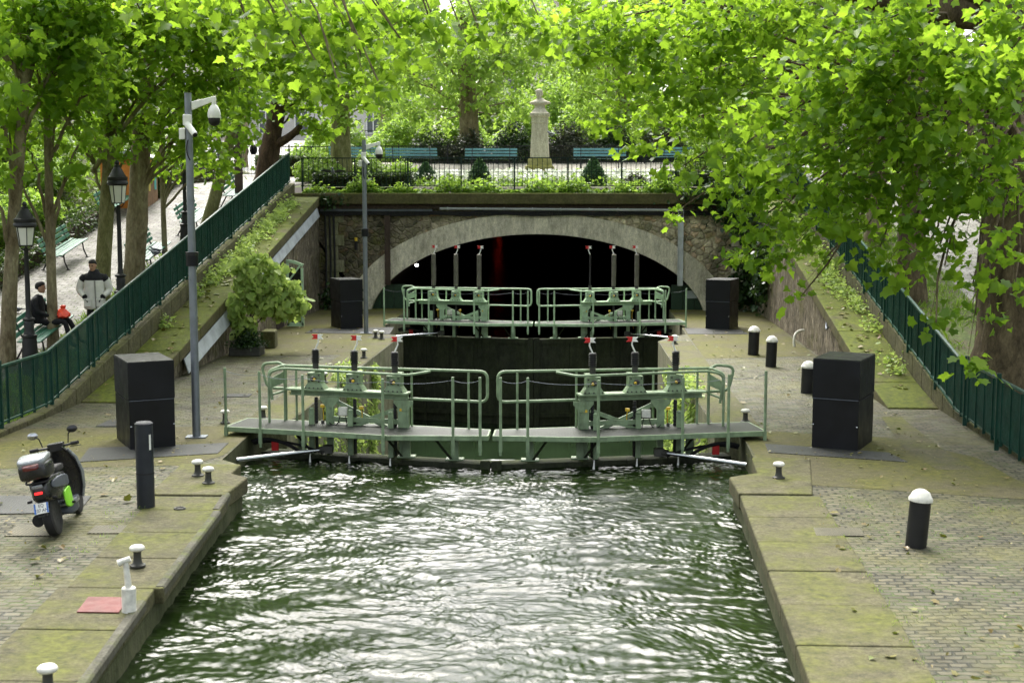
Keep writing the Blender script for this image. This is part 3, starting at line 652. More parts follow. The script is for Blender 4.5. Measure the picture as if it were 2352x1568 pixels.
# green fences along the walkways
def fence(sx, label, xs_, y0, y1):
    r = thing('fence', label, 'fence', (xs_(y0), y0, 0), 0)
    o = (xs_(y0), y0, 0)
    B = lambda y: Vector((xs_(y), y, ramp(y) + .10))
    kn = [y0, 25.0] + [25 + (y1 - 25) * i / 6 for i in range(1, 7)]
    mb = MB(o)
    for a, b in zip(kn[:-1], kn[1:]): mb.bar(B(a) + Vector((0, 0, 1.05)), B(b) + Vector((0, 0, 1.05)), .055, .045)
    mb.build('top_rail', M['fencerail'], r, smooth=0, bevel=.008)
    mb = MB(o)
    for a, b in zip(kn[:-1], kn[1:]): mb.bar(B(a) + Vector((0, 0, .10)), B(b) + Vector((0, 0, .10)), .04, .03)
    mb.build('bottom_rail', M['fencerail'], r, smooth=0)
    mb = MB(o); y = y0 + .05
    while y < y1:
        p = B(y); mb.box(p + Vector((0, 0, .575)), (.010, .011, .90)); y += .042
    mb.build('bars', M['fence'], r, smooth=0)
    y = y0 + .3; fb = None
    while y < y1:
        p = B(y)
        if fb is None: fb = MB(p).box(p + Vector((0, 0, .54)), (.05, .014, 1.0)).build('flat_bar', M['fence'], r, smooth=0); q = fb
        else: q = fb.copy(); C.objects.link(q)
        q.location = p - Vector(o); y += .57
    y = y0; first = None
    while y < y1 + .1:
        p = B(min(y, y1)); h = .09 if y < 24.9 else 0
        mb = MB(p); mb.box(p + Vector((0, 0, .50 + h / 2)), (.07, .05, 1.14 + h)); q = mb.build('post', M['fence'], r, smooth=0, bevel=.006); q.location = p - Vector(o)
        y += 2.28
    return r
fence(-1, 'dark green metal fence climbing beside the left walkway', lambda y: -8.34, 20.6, 47.0)
fence(1, 'dark green metal fence climbing beside the right walkway', lambda y: 7.9 + .32 * min(1, max(0, (y - 19.5) / 6)), 17.5, 47.0)
# railing of the garden above the tunnel
r = thing('garden_railing', 'black and teal railing along the garden above the tunnel', 'railing', (0, 47.15, 4.05))
o = (0, 47.15, 4.05)
mb = MB(o)
for z in (5.10, 4.16): mb.bar((-8.0, 47.15, z), (8.3, 47.15, z), .04, .035)
mb.build('rail', M['rail'], r, smooth=0)
mb = MB(o).bar((-8.0, 47.15, 4.63), (8.3, 47.15, 4.63), .02, .02); mb.build('mid_rail', M['rail'], r, smooth=0)
mb = MB(o); x = -7.9
while x < 8.3: mb.box((x, 47.15, 4.63), (.018, .018, .94)); x += .165
mb.build('bars', M['rail'], r, smooth=0)
x = -7.95
while x < 8.4:
    mb = MB((x, 47.15, 4.05)).box((x, 47.15, 4.55), (.05, .05, 1.12)); q = mb.build('post', M['rail'], r, smooth=0); q.location = (x, 0, 0); x += 1.8

# ------------------------------------------------------------------ lock gates: four leaves, each with door, footbridge, rails and sluice gear
def gate_leaf(name, label, mat, ext, seed, thin=None, fs=1):
    P = Vector((-4.0, .85, 0))                            # pivot on the quay; drawing coordinates have x=0 at the mitre
    r = thing(name, label, 'lock gate', (0, 0, 0), 0, 'leaves of the two pairs of lock gates')
    g = M[mat]; rd = random.Random(seed)
    yl = lambda x: -.235 * x                              # line of the leaf: nearest to the camera at the mitre
    # door
    mb = MB(P); a, b = Vector((-3.95, yl(-3.95) + .05, 0)), Vector((.0, .04, 0))
    d = (b - a).normalized(); nrm = Vector((-d.y, d.x, 0))
    q = [a - nrm * .16, b - nrm * .16, b + nrm * .16, a + nrm * .16]
    mb.prism([(p.x, p.y) for p in q], -3.6, -.34); dr = mb.build('door', M['door'], r, smooth=0, bevel=.01)
    mb = MB(P)                                            # ribs and top walkway plank on the door
    for z in (-.40, -1.5, -2.6): mb.bar(a - nrm * .18 + Vector((0, 0, z)), b - nrm * .18 + Vector((0, 0, z)), .06, .12)
    for x in (-3.3, -2.6, -1.85, -1.1, -.1): mb.box((x, yl(x) + .05 - .19, -1.95), (.07, .05, 3.2), rz=math.atan(-.235))
    for x in (-.085,): mb.box((x, yl(x) - .17, -1.93), (.165, .09, 3.3))
    q2 = mb.build('rib', M['door'], dr, smooth=0)
    for x in (-3.05, -2.35, -1.62):
        mb = MB(P); mb.box((x, yl(x) - .16, -.36), (.26, .14, .05), rz=math.atan(-.235)); mb.box((x, yl(x) - .18, -.62), (.09, .05, .5))
        mb.build('sluice_frame', M['door'], dr, smooth=0, bevel=.006)
    # footbridge deck
    dk = [(-4.52, .42), (-1.62, -.30), (-.04, -.24), (-.04, .34), (-1.32, .66), (-4.34, 1.30)]
    mb = MB(P).prism(dk, .125, .155); dko = mb.build('deck', M['deck'], r, smooth=0)
    mb = MB(P); n = len(dk)
    for i in range(n):
        a0, b0 = Vector((*dk[i], .115)), Vector((*dk[(i + 1) % n], .115)); mb.bar(a0, b0, .03, .085)
    mb.build('edge_beam', g, dko, smooth=0, bevel=.006)
    for x in (-3.6, -2.6, -1.6, -.6): MB(P).bar((x, yl(x) - .22, .05), (x, yl(x) + .45, .05), .05, .06).build('cross_beam', M['door'], dko, smooth=0)
    for x in (-3.1, -1.5, -.65): MB(P).bar((x, yl(x) + .05, -.36), (x - .25, yl(x) - .25, .05), .03, .03).build('bracket', M['door'], dko, smooth=0)
    # legs standing on the door and carrying the deck
    for x in (-3.3, -1.45, -.62):
        mb = MB(P).box((x, yl(x) + .1, -.11), (.13, .12, .46)); mb.box((x, yl(x) + .1, -.33), (.3, .2, .03)); mb.build('leg', g, r, smooth=0, bevel=.006)
    # upstream posts with the slack wire
    fr = [(-4.50, .42), (-3.88, .26), (-3.12, .08), (-1.74, -.29), (-.60, -.28), (-.16, -.27)]
    hts = [1.04, 1.0, .97, .97, 1.0, 1.0]
    for (x, y), h in zip(fr, hts):
        mb = MB(P).tube([(x, y - .03, -.16), (x, y - .03, h + .12)], .024, 8); mb.box((x, y - .03, .03), (.055, .06, .26)); mb.build('post', g, r, smooth=.6)
    mb = MB(P); tops = [Vector((x, y - .03, h + .07)) for (x, y), h in zip(fr, hts)]
    for a0, b0 in zip(tops[:-1], tops[1:]):
        mb.tube(bez(a0, (a0 + b0) / 2 - Vector((0, 0, .09)), b0, 8), .005, 4)
    mb.build('wire', M['steel'], r)
    # downstream tube rail: a long closed hoop
    yb = lambda x: yl(x) + .30
    T = lambda x, z: Vector((x, yb(x), z))
    hoop = [T(-3.2, .70), T(-3.98, .70), T(-4.08, 1.12 if ext < .5 else 1.14), T(-3.75, 1.15), T(-3.68, 1.10), T(-.08, 1.13), T(-.08, .62), T(-1.40, .62)]
    mb = MB(P).tube(rounded(hoop, .13, 6), .026, 8); mb.build('handrail', g, r, smooth=1.2)
    for x in (-3.63, -3.44, -2.68, -1.38, -.40):
        mb = MB(P).tube([T(x, .12), T(x, 1.10)], .02, 8); mb.build('post', g, r, smooth=.6)
    fy = lambda x: yl(x) - .06
    rail2 = [Vector((-3.80, fy(-3.8), .55)), Vector((-3.86, fy(-3.86), 1.02)), Vector((-3.62, fy(-3.62), 1.10)), Vector((-1.40, fy(-1.4), 1.07)), Vector((-1.05, yb(-1.05) - .03, 1.10))]
    mb = MB(P).tube(rounded(rail2, .10, 6), .023, 8); mb.build('inner_rail', g, r, smooth=1.2)
    # end hoop with its sign plate
    e0 = Vector((-3.86, fy(-3.86), 0)); e1 = Vector((-3.63, fy(-3.63) + .25, 0)); Z = lambda z: Vector((0, 0, z))
    mb = MB(P).tube(rounded([e0 + Z(.12), e0 + Z(1.05), e1 + Z(1.13), e1 + Z(.12)], .08, 6), .022, 8); eh = mb.build('end_hoop', g, r, smooth=1.2)
    mb = MB(P).add([e0 + Z(.74), e1 + Z(.82), e1 + Z(1.02), e0 + Z(.90)], [(0, 1, 2, 3)]); q = mb.build('plate', g, eh, smooth=0); q.modifiers.new('t', 'SOLIDIFY').thickness = .01
    mb = MB(P).tube(rounded([e0 + Z(.62), e1 + Z(.68)], .05), .02, 8); mb.build('lower_bar', g, eh)
    # beam with columns and braces
    ym = lambda x: yl(x) + .14
    V = lambda x, z, dy=0: Vector((x, ym(x) + dy, z))
    mb = MB(P)
    mb.bar(V(-3.55, .735), V(-1.40, .735), .26, .03); mb.bar(V(-3.50, .685), V(-1.42, .685), .04, .08); mb.bar(V(-3.5, .64), V(-1.42, .64), .16, .016)
    mb.build('gear_beam', g, r, smooth=0, bevel=.004)
    for x, ww in ((-2.80, .13), (-1.50, .19)):
        mb = MB(P); mb.box(V(x, .35), (ww, .10, .52)); mb.box(V(x - ww * .4, .35, -.05), (.03, .03, .5)); mb.box(V(x + ww * .4, .35, -.05), (.03, .03, .5))
        mb.loft([[V(x - .17, .625, yy), V(x + .17, .625, yy), V(x + .17, .57, yy), V(x + .06, .44, yy), V(x - .06, .44, yy), V(x - .17, .57, yy)] for yy in (-.062, -.05)])
        mb.box(V(x, -.1), (ww * .8, .12, .42))
        mb.build('column', g, r, smooth=0, bevel=.004)
    mb = MB(P); mb.bar(V(-2.72, .56), V(-1.62, .06), .03, .07); mb.bar(V(-2.70, .03), V(-1.62, .46), .03, .07, up=(0, 0, 1)); mb.bar(V(-2.75, .25, -.03), V(-1.55, .25, -.03), .05, .08); mb.bar(V(-2.7, .03, -.05), V(-2.1, .23, -.05), .04, .05)
    mb.build('brace', g, r, smooth=0)
    # three sluices: gear box, guide post, screw, bellows and wind-vane flag
    for k, x in enumerate((-3.05, -2.36, -1.65)):
        c = V(x, .75); ry = math.atan(-.235)
        mb = MB(P); R3 = Matrix.Rotation(ry, 3, 'Z')
        base = [(-.19, -.10, 0), (.19, -.10, 0), (.19, .12, 0), (-.19, .12, 0)]; mid_ = [(-.125, -.08, .10), (.125, -.08, .10), (.125, .09, .10), (-.125, .09, .10)]; tp = [(-.125, -.08, .28), (.125, -.08, .28), (.125, .09, .28), (-.125, .09, .28)]
        mb.loft([[c + R3 @ Vector(p) for p in base], [c + R3 @ Vector(p) for p in mid_], [c + R3 @ Vector(p) for p in tp]])
        mb.box(c + Vector((.07, .02, .305)), (.13, .14, .05), rz=ry)
        gb = mb.build('gear_box', g, r, smooth=0, bevel=.008)
        for bx, bz in ((-.15, .02), (-.08, .02), (0, .02), (.08, .02), (.15, .02), (-.09, .24), (.09, .24), (-.09, .13), (.09, .13)):
            MB(P).box(c + R3 @ Vector((bx, -.098 if bz < .1 else -.083, bz)), (.022, .02, .022), rz=ry).build('bolt', M['greyiron'], gb, smooth=0)
        mb = MB(P).lathe([(.0, 0), (.045, .0), (.05, .02), (.03, .05)], c + R3 @ Vector((-.01, -.09, .18)), 12, Matrix.Rotation(PI / 2, 3, 'X')); mb.build('shaft_boss', M['greyiron'], gb)
        mb = MB(P).lathe([(.0, 0), (.026, .0), (.026, .025), (.012, .05)], c + R3 @ Vector((.02, -.11, .17)), 10, Matrix.Rotation(PI / 2, 3, 'X')); mb.build('knob', M['yellow'], gb)
        top_ = .30 + .36 + ext
        if thin == k: prof_r = .026
        else: prof_r = .068
        mb = MB(P); z0 = .30; mb.tube([c + Vector((0, 0, z0)), c + Vector((0, 0, z0 + .16))], .052, 12); mb.build('sleeve', M['greyiron'], gb, smooth=.6)
        prof = []; z = z0 + .15; ribs = max(6, int((top_ - .44) / .045))
        for i in range(ribs):
            zz = z + (top_ - z) * i / ribs; dz = (top_ - z) / ribs
            prof += [(prof_r, zz), (prof_r, zz + dz * .55), (prof_r * .72, zz + dz * .62), (prof_r * .72, zz + dz * .95)]
        prof += [(prof_r, top_), (prof_r * .8, top_ + .015)]
        if thin is not None and thin == k: mb = MB(P).lathe(prof, c, 10)
        else: mb = MB(P).lathe(prof, c, 14)
        bl = mb.build('bellows', M['iron'] if ext < .5 or thin == k else M['bellow'], gb, smooth=.5)
        t0 = c + Vector((0, 0, top_ + .01)); t1 = t0 + Vector((.055, 0, .13)); t2 = t0 + Vector((.045, 0, .22))
        mb = MB(P).tube([t0, t1, t2], .014, 6); fl = mb.build('flag_stem', M['white'], gb)
        mb = MB(P); f0 = t2
        mb.add([f0 + Vector((-.105 * fs, -.012, .04)), f0 + Vector((.0, -.012, .042)), f0 + Vector((.0, -.012, -.04)), f0 + Vector((-.105 * fs, -.012, -.04)), f0 + Vector((-.065 * fs, -.012, .0))], [(0, 1, 2, 3, 4)])
        q = mb.build('red_vane', M['red'], gb, smooth=0); q.modifiers.new('t', 'SOLIDIFY').thickness = .012
        mb = MB(P).add([f0 + Vector((.0, -.012, .04)), f0 + Vector((.095 * fs, -.012, .04)), f0 + Vector((.06 * fs, -.012, .0)), f0 + Vector((.095 * fs, -.012, -.04)), f0 + Vector((.0, -.012, -.04))], [(0, 1, 2, 3, 4)])
        q = mb.build('white_vane', M['white'], gb, smooth=0); q.modifiers.new('t', 'SOLIDIFY').thickness = .012
        cx, cy = V(x, 0).x, V(x, 0).y
        mb = MB(P).tube([(cx, cy, -.45), (cx, cy, .6)], .03, 8); mb.lathe([(.036, -.02 + i * .03) if i % 2 else (.026, -.02 + i * .03) for i in range(21)], (cx, cy, 0), 8); mb.build('screw', M['iron'], r, smooth=.4)
        mb = MB(P).box((cx - .06, cy - .12, -.02), (.09, .07, .84)); mb.lathe([(.0, 0), (.05, 0), (.045, .03), (.0, .045)], (cx - .06, cy - .12, .40), 10); mb.box((cx - .06, cy - .12, -.40), (.18, .12, .03)); mb.build('guide_post', g, r, smooth=.5, bevel=.01)
        mb = MB(P).box((cx + .12, cy - .06, .46), (.07, .06, .045)); mb.tube(bez((cx + .12, cy - .06, .44), (cx + .16, cy - .05, .2), (cx + .08, cy - .02, -.1), 7), .008, 5); q = mb.build('limit_switch', M['yellow'], r, smooth=0)
        mb = MB(P).tube([(cx + .13, cy - .04, .43), (cx + .13, cy - .04, .12)], .014, 6); mb.box((cx + .12, cy - .06, .16), (.05, .05, .10)); mb.build('switch_rod', M['greyiron'], r, smooth=0)
    p = V(-2.55, .40, -.12)
    mb = MB(P).box(p, (.15, .08, .14)); jb = mb.build('junction_box', M['whitedirty'], r, smooth=0, bevel=.012)
    mb = MB(P)
    mb.tube(bez(p + Vector((-.05, 0, -.06)), p + Vector((-.1, 0, -.35)), p + Vector((-.25, .05, -.2)), 8), .008, 5); mb.tube(bez(p + Vector((.03, 0, -.06)), p + Vector((.1, 0, -.3)), p + Vector((.04, .05, -.5)), 8), .008, 5)
    mb.build('cable', M['iron'], jb)
    # hydraulic ram that swings the leaf, hoses and red stop block in the recess
    a0 = Vector((-4.10, -.55, -.22)); b0 = Vector((-2.75, .25, -.18))
    mb = MB(P).tube([a0, a0 + (b0 - a0) * .94], .034, 14); rm = mb.build('hydraulic_ram', M['chrome'], r)
    mb = MB(P).tube([a0 + (b0 - a0) * .90, b0], .055, 12); mb.box(b0, (.16, .16, .12)); mb.build('ram_gland', M['greyiron'], rm, smooth=.5)
    mb = MB(P).tube(bez((-4.1, .55, -.12), (-3.7, .5, .02), (-3.3, .62, -.30), 10), .03, 8); mb.tube(bez((-4.1, .65, -.18), (-3.6, .7, -.05), (-2.9, .6, -.32), 10), .022, 8); mb.build('hose', M['rubber'], r)
    mb = MB(P).box((-3.72, .62, -.20), (.12, .06, .17)); mb.build('stop_block', M['red'], r, smooth=0, bevel=.01)
    return r
lf = gate_leaf('gate_leaf', 'green near left lock gate leaf with three lowered black bellows', 'green', 0.0, 1)
lf.location = (-4.0, 22.52 + .85, 0)
rt = gate_leaf('gate_leaf', 'green near right lock gate leaf beside the basin, black bellows lowered', 'green', 0.0, 4, fs=-1)
rt.location = (4.012, 22.52 + .85, 0); rt.scale = (-1, 1, 1)
ff = gate_leaf('gate_leaf', 'pale green far left lock gate leaf with tall raised bellows below arch', 'greenpale', .72, 2)
ff.location = (-3.9, 41.0 + .85, 0)
fr_ = gate_leaf('gate_leaf', 'pale green far right lock gate leaf, one raised screw bare and thin', 'greenpale', .72, 3, thin=2, fs=-1)
fr_.location = (4.112, 41.0 + .85, 0); fr_.scale = (-1, 1, 1)
for lf_ in (lf, rt):                                      # thin jets of water falling from the sluice frames
    for x in (-3.05, -2.36, -1.65):
        MB((-4.0, .85, 0)).tube(bez((x - .03, -.235 * x - .30, -.30), (x - .03, -.235 * x - .36, -.32), (x - .02, -.235 * x - .38, -.46), 6), [.012, .011, .012, .014, .018, .024], 6).build('water_jet', M['white'], lf_)
# ------------------------------------------------------------------ black control cabinets
def cabinet(label, FL, FR, depth, h, flip):
    a, b = Vector((*FL, 0)), Vector((*FR, 0)); rz = math.atan2(b.y - a.y, b.x - a.x); W = (b - a).length
    r = thing('control_cabinet', label, 'cabinet', a, rz, 'black control cabinets beside the gates')
    MB().prism([(0, 0), (W, 0), (W, depth), (0, depth)], .0, h * .56).build('body', M['cabinet'], r, smooth=0, bevel=.008)
    t = MB(); t.prism([(-.008, -.008), (W + .008, -.008), (W + .008, depth + .008), (-.008, depth + .008)], h * .57, h); hood = t.build('hood', M['cabinet'], r, smooth=0, bevel=.008)
    MB().prism([(-.004, -.004), (W + .004, -.004), (W + .004, depth + .004), (-.004, depth + .004)], h + .001, h + .012).build('lid', M['cabtop'], hood, smooth=0)
    MB().box((W * .5, -.012, h * .565), (W * .98, .02, .014)).build('drip_edge', M['greysteel'], r, smooth=0)
    for x in (.02, W - .02): MB().lathe([(.0, 0), (.014, 0), (.014, .012), (.0, .018)], (x, -.008, h * .27), 10, Matrix.Rotation(PI / 2, 3, 'X')).build('lock', M['chrome'], r)
    return r
def cab(label, fl, deg, W, D, h):
    a = math.radians(deg); cabinet(label, fl, (fl[0] + W * math.cos(a), fl[1] + W * math.sin(a)), D, h, False)
cab('tall black cabinet by the near left gate, behind grey post', (-5.70, 21.56), 29, .72, 1.15, 1.40)
cab('tall black cabinet by the near right gate, below the mossy slope', (5.18, 22.3), -24, .74, 1.06, 1.44)
cab('dark cabinet at far left, before the dark wall beside the arch', (-5.53, 40.33), 27, .68, .98, 1.44)
cab('dark cabinet at far right, before the ivy corner of the wall', (5.15, 40.95), -21, .72, 1.0, 1.44)

# ------------------------------------------------------------------ camera masts
def mast(label, loc, h):
    r = thing('camera_mast', label, 'mast', loc, 0, 'grey camera masts on the left bank')
    MB().tube([(0, 0, 0), (0, 0, h * .5), (0, 0, h)], [.068, .064, .058], 16).build('pole', M['steel'], r, smooth=1)
    MB().box((0, 0, .012), (.34, .26, .024), rz=.1).build('base_plate', M['steel'], r, smooth=0)
    mb = MB(); mb.tube([(0, 0, h * .505), (0, 0, h * .535)], .10, 16); mb.build('collar', M['cabinet'], r, smooth=.6); MB().tube([(0, 0, h * .535), (0, 0, h * .545)], .105, 16).build('collar', M['iron'], r, smooth=.6)
    z = h - .14
    mb = MB(); mb.loft([[Vector((.06, y, z + a)) for y, a in ((-.03, -.14), (.03, -.14), (.03, .0), (-.03, .0))], [Vector((.40, y, z + a)) for y, a in ((-.025, -.0), (.025, -.0), (.025, .075), (-.025, .075))]])
    mb.box((.42, 0, z + .045), (.08, .05, .075)); ar = mb.build('arm', M['white'], r, smooth=0, bevel=.01)
    dc = (.425, 0, z - .19)
    dm = MB().lathe([(.0, .20), (.035, .20), (.035, .14), (.06, .12), (.095, .05), (.105, .0), (.105, -.06), (.10, -.075)], dc, 20).build('dome_camera', M['white'], r, smooth=.6)
    MB().lathe([(.095, -.07), (.098, -.10), (.09, -.15), (.06, -.19), (.0, -.21)], dc, 20).build('dome', M['iron'], dm, smooth=1)
    mb = MB(); mb.box((.0, -.075, z - .30), (.13, .09, .18)); hc = mb.build('camera_bracket', M['white'], r, smooth=0, bevel=.015)
    q = MB(); q.tube([(.0, -.10, z - .36), (.16, -.22, z - .54)], [.05, .05], 12); cc = q.build('bullet_camera', M['white'], r, smooth=.7)
    MB().tube([(.155, -.216, z - .535), (.17, -.228, z - .552)], .04, 12).build('lens', M['iron'], cc)
    MB().box((-.10, -.02, z - .52), (.10, .08, .18)).build('relay_box', M['white'], r, smooth=0, bevel=.01)
    MB().tube(bez((0, -.06, z - .62), (-.05, -.12, z - .8), (.03, -.07, z - .95), 8), .012, 6).build('cable', M['iron'], r)
    return r
mast('tall grey camera mast on the near left quay by the black cabinet', (-4.96, 22.75, 0), 5.69)
mast('tall galvanised camera mast in front of the far left wall', (-4.62, 39.25, 0), 5.46)

# ------------------------------------------------------------------ mooring bollards with white caps
def mooring(loc):
    r = thing('mooring_bollard', '', 'bollard', loc, 0, 'small white-capped mooring bollards')
    MB().lathe([(.0, 0), (.088, 0), (.088, .016), (.062, .026), (.05, .045), (.043, .09), (.042, .15), (.048, .175)], n=20).build('stem', M['greyiron'], r, smooth=.8)
    MB().lathe([(.045, .168), (.072, .175), (.085, .192), (.083, .212), (.064, .23), (.03, .238), (.0, .24)], n=20).build('cap', M['whitedirty'], r, smooth=.9)
    return r
MS = [((-2.95, 10.95), 'mooring bollard cut by the bottom edge on the left coping'), ((-3.42, 14.78), 'mooring bollard above the white stub on the left coping'),
      ((-3.77, 19.05), 'nearer bollard of the pair on the left pier head'), ((-4.06, 19.55), 'rear bollard of the pair on the left pier head'),
      ((-4.83, 24.14), 'bollard left of the near gate handrail, beside the mast'), ((-4.25, 24.58), 'bollard seen through the posts of the near left gate'),
      ((-3.99, 29.21), 'bollard just behind the gear boxes of the near left gate'), ((-3.80, 33.52), 'bollard on pale paving behind the flags of the left leaf'),
      ((-3.95, 37.66), 'nearest bollard beside the far left gate leaf'), ((-4.15, 37.9), 'second bollard close behind it at far left gate'), ((4.30, 19.79), 'lone bollard on the right pier head'),
      ((4.40, 24.67), 'bollard behind right end of the near gate walkway'), ((3.98, 36.98), 'bollard on the right quay at the foot of the far gate')]
b0 = None
for (x, y), lab in MS:
    z = .03 if y < 21 else .01
    if b0 is None: b0 = mooring((x, y, z)); b0['label'] = lab
    else: dup(b0, (x, y, z), random.uniform(0, 3), lab)
# tall black posts
def post(label, loc, h, rad, cap, tilt=0.0, m='iron'):
    r = thing('black_post', label, 'post', loc, 0, 'thick black posts on the quays'); r.rotation_euler = (0, tilt, 0)
    MB().tube([(0, 0, -.03), (0, 0, h)], rad, 24).build('shaft', M[m], r, smooth=.7, bevel=0)
    if cap: MB().lathe([(rad * 1.0, h - .04), (rad * 1.13, h - .035), (rad * 1.13, h + .0), (rad * 1.0, h + .02), (rad * .8, h + .07), (rad * .4, h + .10), (.0, h + .11)], n=24).build('cap', M['whitedirty'], r, smooth=.7)
    return r
post('leaning black post with domed white cap on the near right quay', (5.38, 16.15, 0), .58, .122, True, .07)
post('rear of two white capped posts near the far right cabinet', (5.77, 34.67, 0), .62, .135, True, .03)
post('front one of two white capped posts before the right wall', (5.90, 32.42, 0), .62, .125, True, .03)
post('white capped post half hidden by the near right cabinet', (6.08, 28.31, 0), .55, .135, True, .03)
M['post'] = plain('charcoal_post', (.022, .025, .032), .5, .1, .25, 4, spec=.35)
p = post('plain dark grey post in front of near left cabinet with white sticker', (-4.23, 17.67, 0), 1.12, .115, False, 0, 'post')
MB().lathe([(.0, 1.135), (.10, 1.135), (.118, 1.12), (.118, 1.10)], n=24).build('cap', M['post'], p, smooth=.6)
MB().tube([(0, 0, .455), (0, 0, .47)], .118, 24).build('groove', M['rubber'], p, smooth=.6)
mb = MB()
for a0, a1 in ((-.72, -.45),):
    vs = []
    for i in range(5):
        a = a0 + (a1 - a0) * i / 4; vs += [(.1165 * math.cos(a), .1165 * math.sin(a), .78), (.1165 * math.cos(a), .1165 * math.sin(a), .98)]
    mb.add(vs, [(2 * i, 2 * i + 2, 2 * i + 3, 2 * i + 1) for i in range(4)])
mb.build('sticker', M['white'], p, smooth=0)
# white stub (lever post) beside the red plate
r = thing('lever_stub', 'short white lever stub at the edge beside the red plate', 'lever', (-3.00, 13.2, .01))
MB().lathe([(.0, 0), (.075, 0), (.07, .03), (.07, .24), (.06, .25), (.0, .25)], n=16).build('socket', M['whitedirty'], r, smooth=.6)
MB().tube([(0, .0, .24), (-.025, .01, .50)], [.034, .028], 10).build('lever', M['whitedirty'], r)
MB().tube([(-.095, -.01, .49), (.02, .02, .53)], [.035, .03], 10).build('grip', M['whitedirty'], r)
# buoy-like white float by the right pier and wet rope line along the walls
o = MB((4.02, 20.75, -.38)).lathe([(.0, -.12), (.14, -.08), (.17, 0), (.13, .08), (.05, .11), (.0, .12)], (4.02, 20.75, -.38), 16).build('float', M['whitedirty'], smooth=1); o.location = (4.02, 20.75, -.38); tag(o, 'dirty white float drifting by the right end of the gate', 'float')
# stone block, planter
o = MB((-6.62, 35.75, 0)).box((-6.62, 35.75, .22), (.36, .62, .46), rz=.1).build('stone_block', M['coping'], smooth=0, bevel=.04); o.location = (-6.62, 35.75, 0); tag(o, 'mossy rough stone block beside the climbing shrub', 'block')

# ------------------------------------------------------------------ open glazed door, pipes, cable trays, lamps on the wall
r = thing('glazed_door', 'pale green arched glazed door standing open by the left wall', 'door', (-7.24, 40.95, .02))
fw = .055
mb = MB(); W, H = .50, 1.98
def arc_top(x): return H - .22 + .22 * math.sin(min(1, max(0, (1 - x / W) * .75 + .25)) * PI / 2)
prof = [(x, arc_top(x)) for x in [W * i / 10 for i in range(11)]]
outer = [(0, 0), (W, 0)] + [(x, z) for x, z in reversed(prof)]
for i in range(10):
    (x0, z0), (x1, z1) = prof[i], prof[i + 1]; mb.bar((x0, 0, z0 - .04), (x1, 0, z1 - .04), .045, .09)
mb.box((.035, 0, .97), (.075, .045, 1.9)); mb.box((W - .035, 0, .88), (.075, .045, 1.72)); mb.box((W / 2, 0, .06), (W, .045, .12)); mb.box((W / 2, 0, .72), (W, .045, .09)); mb.box((W / 2, 0, .97), (W, .045, .14)); mb.box((W / 2, 0, 1.32), (W, .045, .05))
mb.bar((.05, 0, 1.34), (W - .1, 0, arc_top(W) - .05), .045, .05)
mb.build('frame', plain('door_green', (.50, .68, .46), .5, 0, .1, 6), r, smooth=0, bevel=.005)
MB().box((W / 2, .0, .92), (W - .06, .008, 1.6)).build('pane', plain('dark_glass', (.015, .018, .015), .08, 0, .1, 3, spec=.6), r, smooth=0)
MB().box((W - .05, -.035, .97), (.02, .04, .10)).build('handle', M['iron'], r, smooth=0)
o = MB((0, 46.9, 3.4)).tube([(-3.25, 46.86, 3.43), (4.72, 46.86, 3.38)], .065, 12)
for i in range(9): o.tube([(-3.0 + i * .95, 46.86, 3.43 - i * .006), (-2.97 + i * .95, 46.86, 3.43 - i * .006)], .075, 12)
o = o.build('pipe', plain('pipe_grey', (.48, .50, .54), .4, .2, .12, 4), smooth=.8); o.location = (0, 46.9, 3.4); tag(o, 'long grey pipe running under coping above the arch', 'pipe')
o = MB((0, 46.9, 3.2))
for z, dx in ((3.28, 0), (3.24, .2), (3.20, .4), (3.31, -.2)):
    o.tube([(-7.3 + i * .62 + dx * .2, 46.88, z + .025 * math.sin(i * 1.7 + z * 9)) for i in range(25)], .022, 6)
o = o.build('cable_bundle', M['rubber'], smooth=1); o.location = (0, 46.9, 3.2); tag(o, 'black cables sagging in a row along top of the rubble wall', 'cables')
o = MB((0, 46.9, 3.3)).box((-5.4, 46.87, 3.36), (3.8, .07, .08)).build('cable_tray', M['greysteel'], smooth=0); o.location = (0, 46.9, 3.3); tag(o, 'flat grey perforated cable tray at left under the coping', 'cable tray', 'cable trays on the wall')
for x, z0, z1, lab in ((-5.03, .85, 3.2, 'rusty vertical cable tray left of the arch'), (4.82, .85, 3.5, 'pale perforated vertical cable tray right of the arch')):
    mb = MB((x, 46.86, z0)); mb.box((x, 46.89, (z0 + z1) / 2), (.17, .02, z1 - z0)); mb.box((x - .085, 46.86, (z0 + z1) / 2), (.012, .08, z1 - z0)); mb.box((x + .085, 46.86, (z0 + z1) / 2), (.012, .08, z1 - z0))
    z = z0
    while z < z1: mb.box((x, 46.872, z), (.15, .01, .02)); z += .07
    o = mb.build('cable_tray', plain('tray_zinc', (.52, .54, .56), .45, .2, .15, 4) if x > 0 else M['bronze'], smooth=0); o.location = (x, 46.86, z0); tag(o, lab, 'cable tray', 'cable trays on the wall')
for i, x in enumerate((-7.15, -7.0, -6.86)):
    mb = MB((x, 46.85, 0)).tube([(x, 46.9, .3), (x + .03, 46.88, 1.6), (x, 46.9, 3.3)], .035, 8); o = mb.build('pipe', M['rubber'], smooth=1); o.location = (x, 46.85, 0)
    tag(o, ('black vertical pipe in the left corner by the door', 'middle black pipe of three in the left corner', 'black vertical pipe nearest the arch in left corner')[i], 'pipe')
